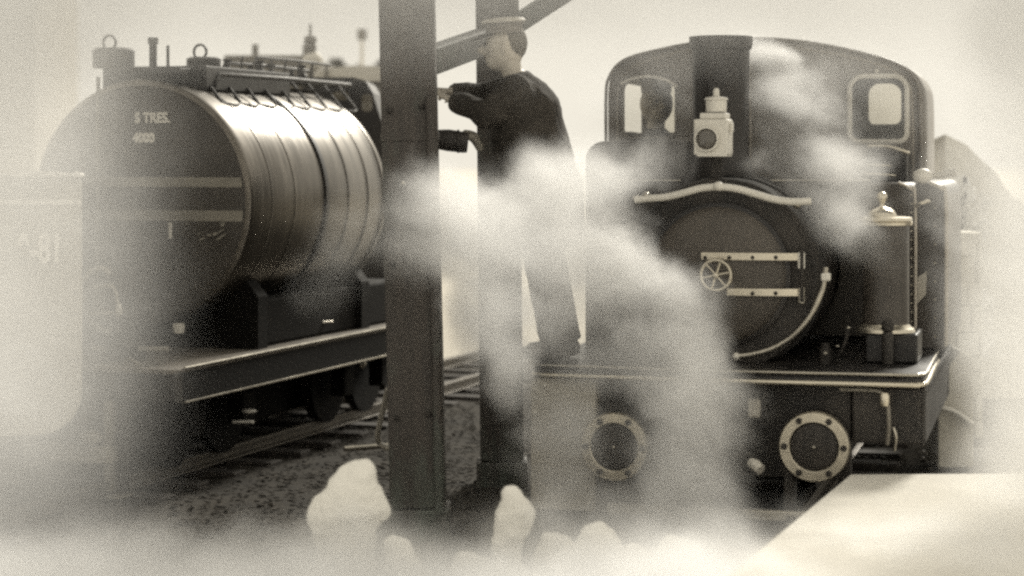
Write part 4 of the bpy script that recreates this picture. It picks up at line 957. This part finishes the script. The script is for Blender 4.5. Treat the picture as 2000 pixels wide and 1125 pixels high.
def steam_object(name, label, lo, hi, res, puffs, fog, dens, warp=.30):
    gt_ = bpy.data.node_groups.new(name, 'GeometryNodeTree')
    gt_.interface.new_socket('Geometry', in_out='INPUT', socket_type='NodeSocketGeometry')
    gt_.interface.new_socket('Geometry', in_out='OUTPUT', socket_type='NodeSocketGeometry')
    N, K = gt_.nodes, gt_.links
    def math_(op, a, b=None, c_=None, clamp=False):
        m = N.new('ShaderNodeMath'); m.operation = op; m.use_clamp = clamp
        for i, v in enumerate((a, b, c_)):
            if v is None: continue
            if isinstance(v, (int, float)): m.inputs[i].default_value = v
            else: K.new(v, m.inputs[i])
        return m.outputs[0]
    def vec(op, a, b=None):
        m = N.new('ShaderNodeVectorMath'); m.operation = op
        for i, v in enumerate((a, b)):
            if v is None: continue
            if isinstance(v, (tuple, Vector)): m.inputs[i].default_value = v
            else: K.new(v, m.inputs[i])
        return m
    def mrange(v, a, b, c_, d_):
        m = N.new('ShaderNodeMapRange'); m.interpolation_type = 'SMOOTHSTEP'
        K.new(v, m.inputs[0]); 
        for i, q_ in enumerate((a, b, c_, d_)): m.inputs[i+1].default_value = q_
        return m.outputs[0]
    pos = N.new('GeometryNodeInputPosition').outputs[0]
    nz = N.new('ShaderNodeTexNoise'); nz.inputs['Scale'].default_value = 1.7; nz.inputs['Detail'].default_value = 5; nz.inputs['Roughness'].default_value = .58
    K.new(pos, nz.inputs['Vector'])
    off = vec('SUBTRACT', nz.outputs['Color'], (.5, .5, .5)).outputs[0]
    sc1 = N.new('ShaderNodeVectorMath'); sc1.operation = 'SCALE'; K.new(off, sc1.inputs[0]); sc1.inputs['Scale'].default_value = warp*2
    wp0 = vec('ADD', pos, sc1.outputs[0]).outputs[0]
    nf = N.new('ShaderNodeTexNoise'); nf.inputs['Scale'].default_value = 5.5; nf.inputs['Detail'].default_value = 4; nf.inputs['Roughness'].default_value = .6
    K.new(wp0, nf.inputs['Vector'])
    of2 = vec('SUBTRACT', nf.outputs['Color'], (.5, .5, .5)).outputs[0]
    sc3 = N.new('ShaderNodeVectorMath'); sc3.operation = 'SCALE'; K.new(of2, sc3.inputs[0]); sc3.inputs['Scale'].default_value = warp*.75
    wp = vec('ADD', wp0, sc3.outputs[0]).outputs[0]
    n2 = N.new('ShaderNodeTexNoise'); n2.inputs['Scale'].default_value = 3.6; n2.inputs['Detail'].default_value = 6; n2.inputs['Roughness'].default_value = .6
    vr = N.new('ShaderNodeVectorRotate'); vr.rotation_type = 'Y_AXIS'; vr.inputs['Angle'].default_value = R(-24); K.new(wp, vr.inputs['Vector'])
    st_ = vec('MULTIPLY', vr.outputs[0], (.42, 1.0, 1.25)).outputs[0]      # drawn out along the drift
    K.new(st_, n2.inputs['Vector'])
    tex = mrange(n2.outputs[0], .38, .62, .10, 1.95)
    total = None
    for (x, y, Y, rx, rz, ry, dn) in puffs:
        if dn <= 0: continue
        c_ = P(x, y, Y); r_ = Vector((rx/F*Y, ry, rz/F*Y))
        s1_ = vec('SUBTRACT', wp, tuple(c_)).outputs[0]; s2_ = vec('DIVIDE', s1_, tuple(r_)).outputs[0]
        d_ = vec('LENGTH', s2_).outputs['Value']
        v = mrange(d_, .10, 1.28, dn, 0)
        total = v if total is None else math_('ADD', total, v)
    if total is not None: total = math_('MULTIPLY', math_('MULTIPLY', total, tex), 1.18)
    if fog:
        sp_ = N.new('ShaderNodeSeparateXYZ'); K.new(wp, sp_.inputs[0]); X, Yy, Z = sp_.outputs
        tx2 = mrange(n2.outputs[0], .3, .7, .7, 1.25)
        for terms in fog:
            v = None
            for (ax, a, b, c_, d_) in terms:
                q_ = mrange((X, Yy, Z)[ax], a, b, c_, d_); v = q_ if v is None else math_('MULTIPLY', v, q_)
            v = math_('MULTIPLY', v, tx2)
            total = v if total is None else math_('ADD', total, v)
    vc = N.new('GeometryNodeVolumeCube'); K.new(total, vc.inputs['Density']); 
    vc.inputs['Min'].default_value = lo; vc.inputs['Max'].default_value = hi
    for i, nme in enumerate(('Resolution X', 'Resolution Y', 'Resolution Z')): vc.inputs[nme].default_value = res[i]
    sm = N.new('GeometryNodeSetMaterial'); K.new(vc.outputs[0], sm.inputs[0]); mt = steam_material(dens); sm.inputs['Material'].default_value = mt
    go_ = N.new('NodeGroupOutput'); K.new(sm.outputs[0], go_.inputs[0])
    me = bpy.data.meshes.new(name); me.materials.append(mt); o = bpy.data.objects.new(name, me); C.objects.link(o)
    md = o.modifiers.new('steam', 'NODES'); md.node_group = gt_
    tag(o, label, 'steam', kind='stuff')
    return o
D = 1.0
# axis, from, to, value at from, value at to
EDGE_FADE_FOG = [  # steam banks added so the view bleaches to cream at its edges
    [(0, -2.40, -1.18, 1.45, 0), (2, .25, .9, .45, 1), (1, 7.4, 7.8, 0, 1), (1, 8.6, 9.1, 1, 0), (2, 2.6, 3.2, 1, 0)],                 # bank added to fade the left edge of the view
    [(0, -2.3, -1.55, 1.3, 0), (2, 1.5, 2.1, 0, 1), (1, 7.6, 8.0, 0, 1), (1, 8.8, 9.2, 1, 0)],                  # added bank, thicker high up, fading the upper left
    [(2, .06, .43, 6.5, 0), (1, 6.4, 6.9, 0, 1), (1, 7.7, 8.0, 1, 0)],                                         # low bank added over the ground to fade the bottom edge
    [(2, 1.95, 2.5, 0, .7), (1, 7.4, 7.8, 0, 1), (1, 8.6, 9.1, 1, 0)],                                        # high bank added to pale the top edge and the posts
    [(0, 1.76, 2.2, 0, 2.6), (1, 7.4, 7.8, 0, 1), (1, 8.4, 9.0, 1, 0)],                                        # bank added to fade the right edge
]
steam_object('steam', 'white steam billowing round the engine front, with banks added to fade the view edges', (-3.0, 6.4, .0), (2.7, 11.4, 2.9), (265, 160, 140), PUFFS, EDGE_FADE_FOG, D)
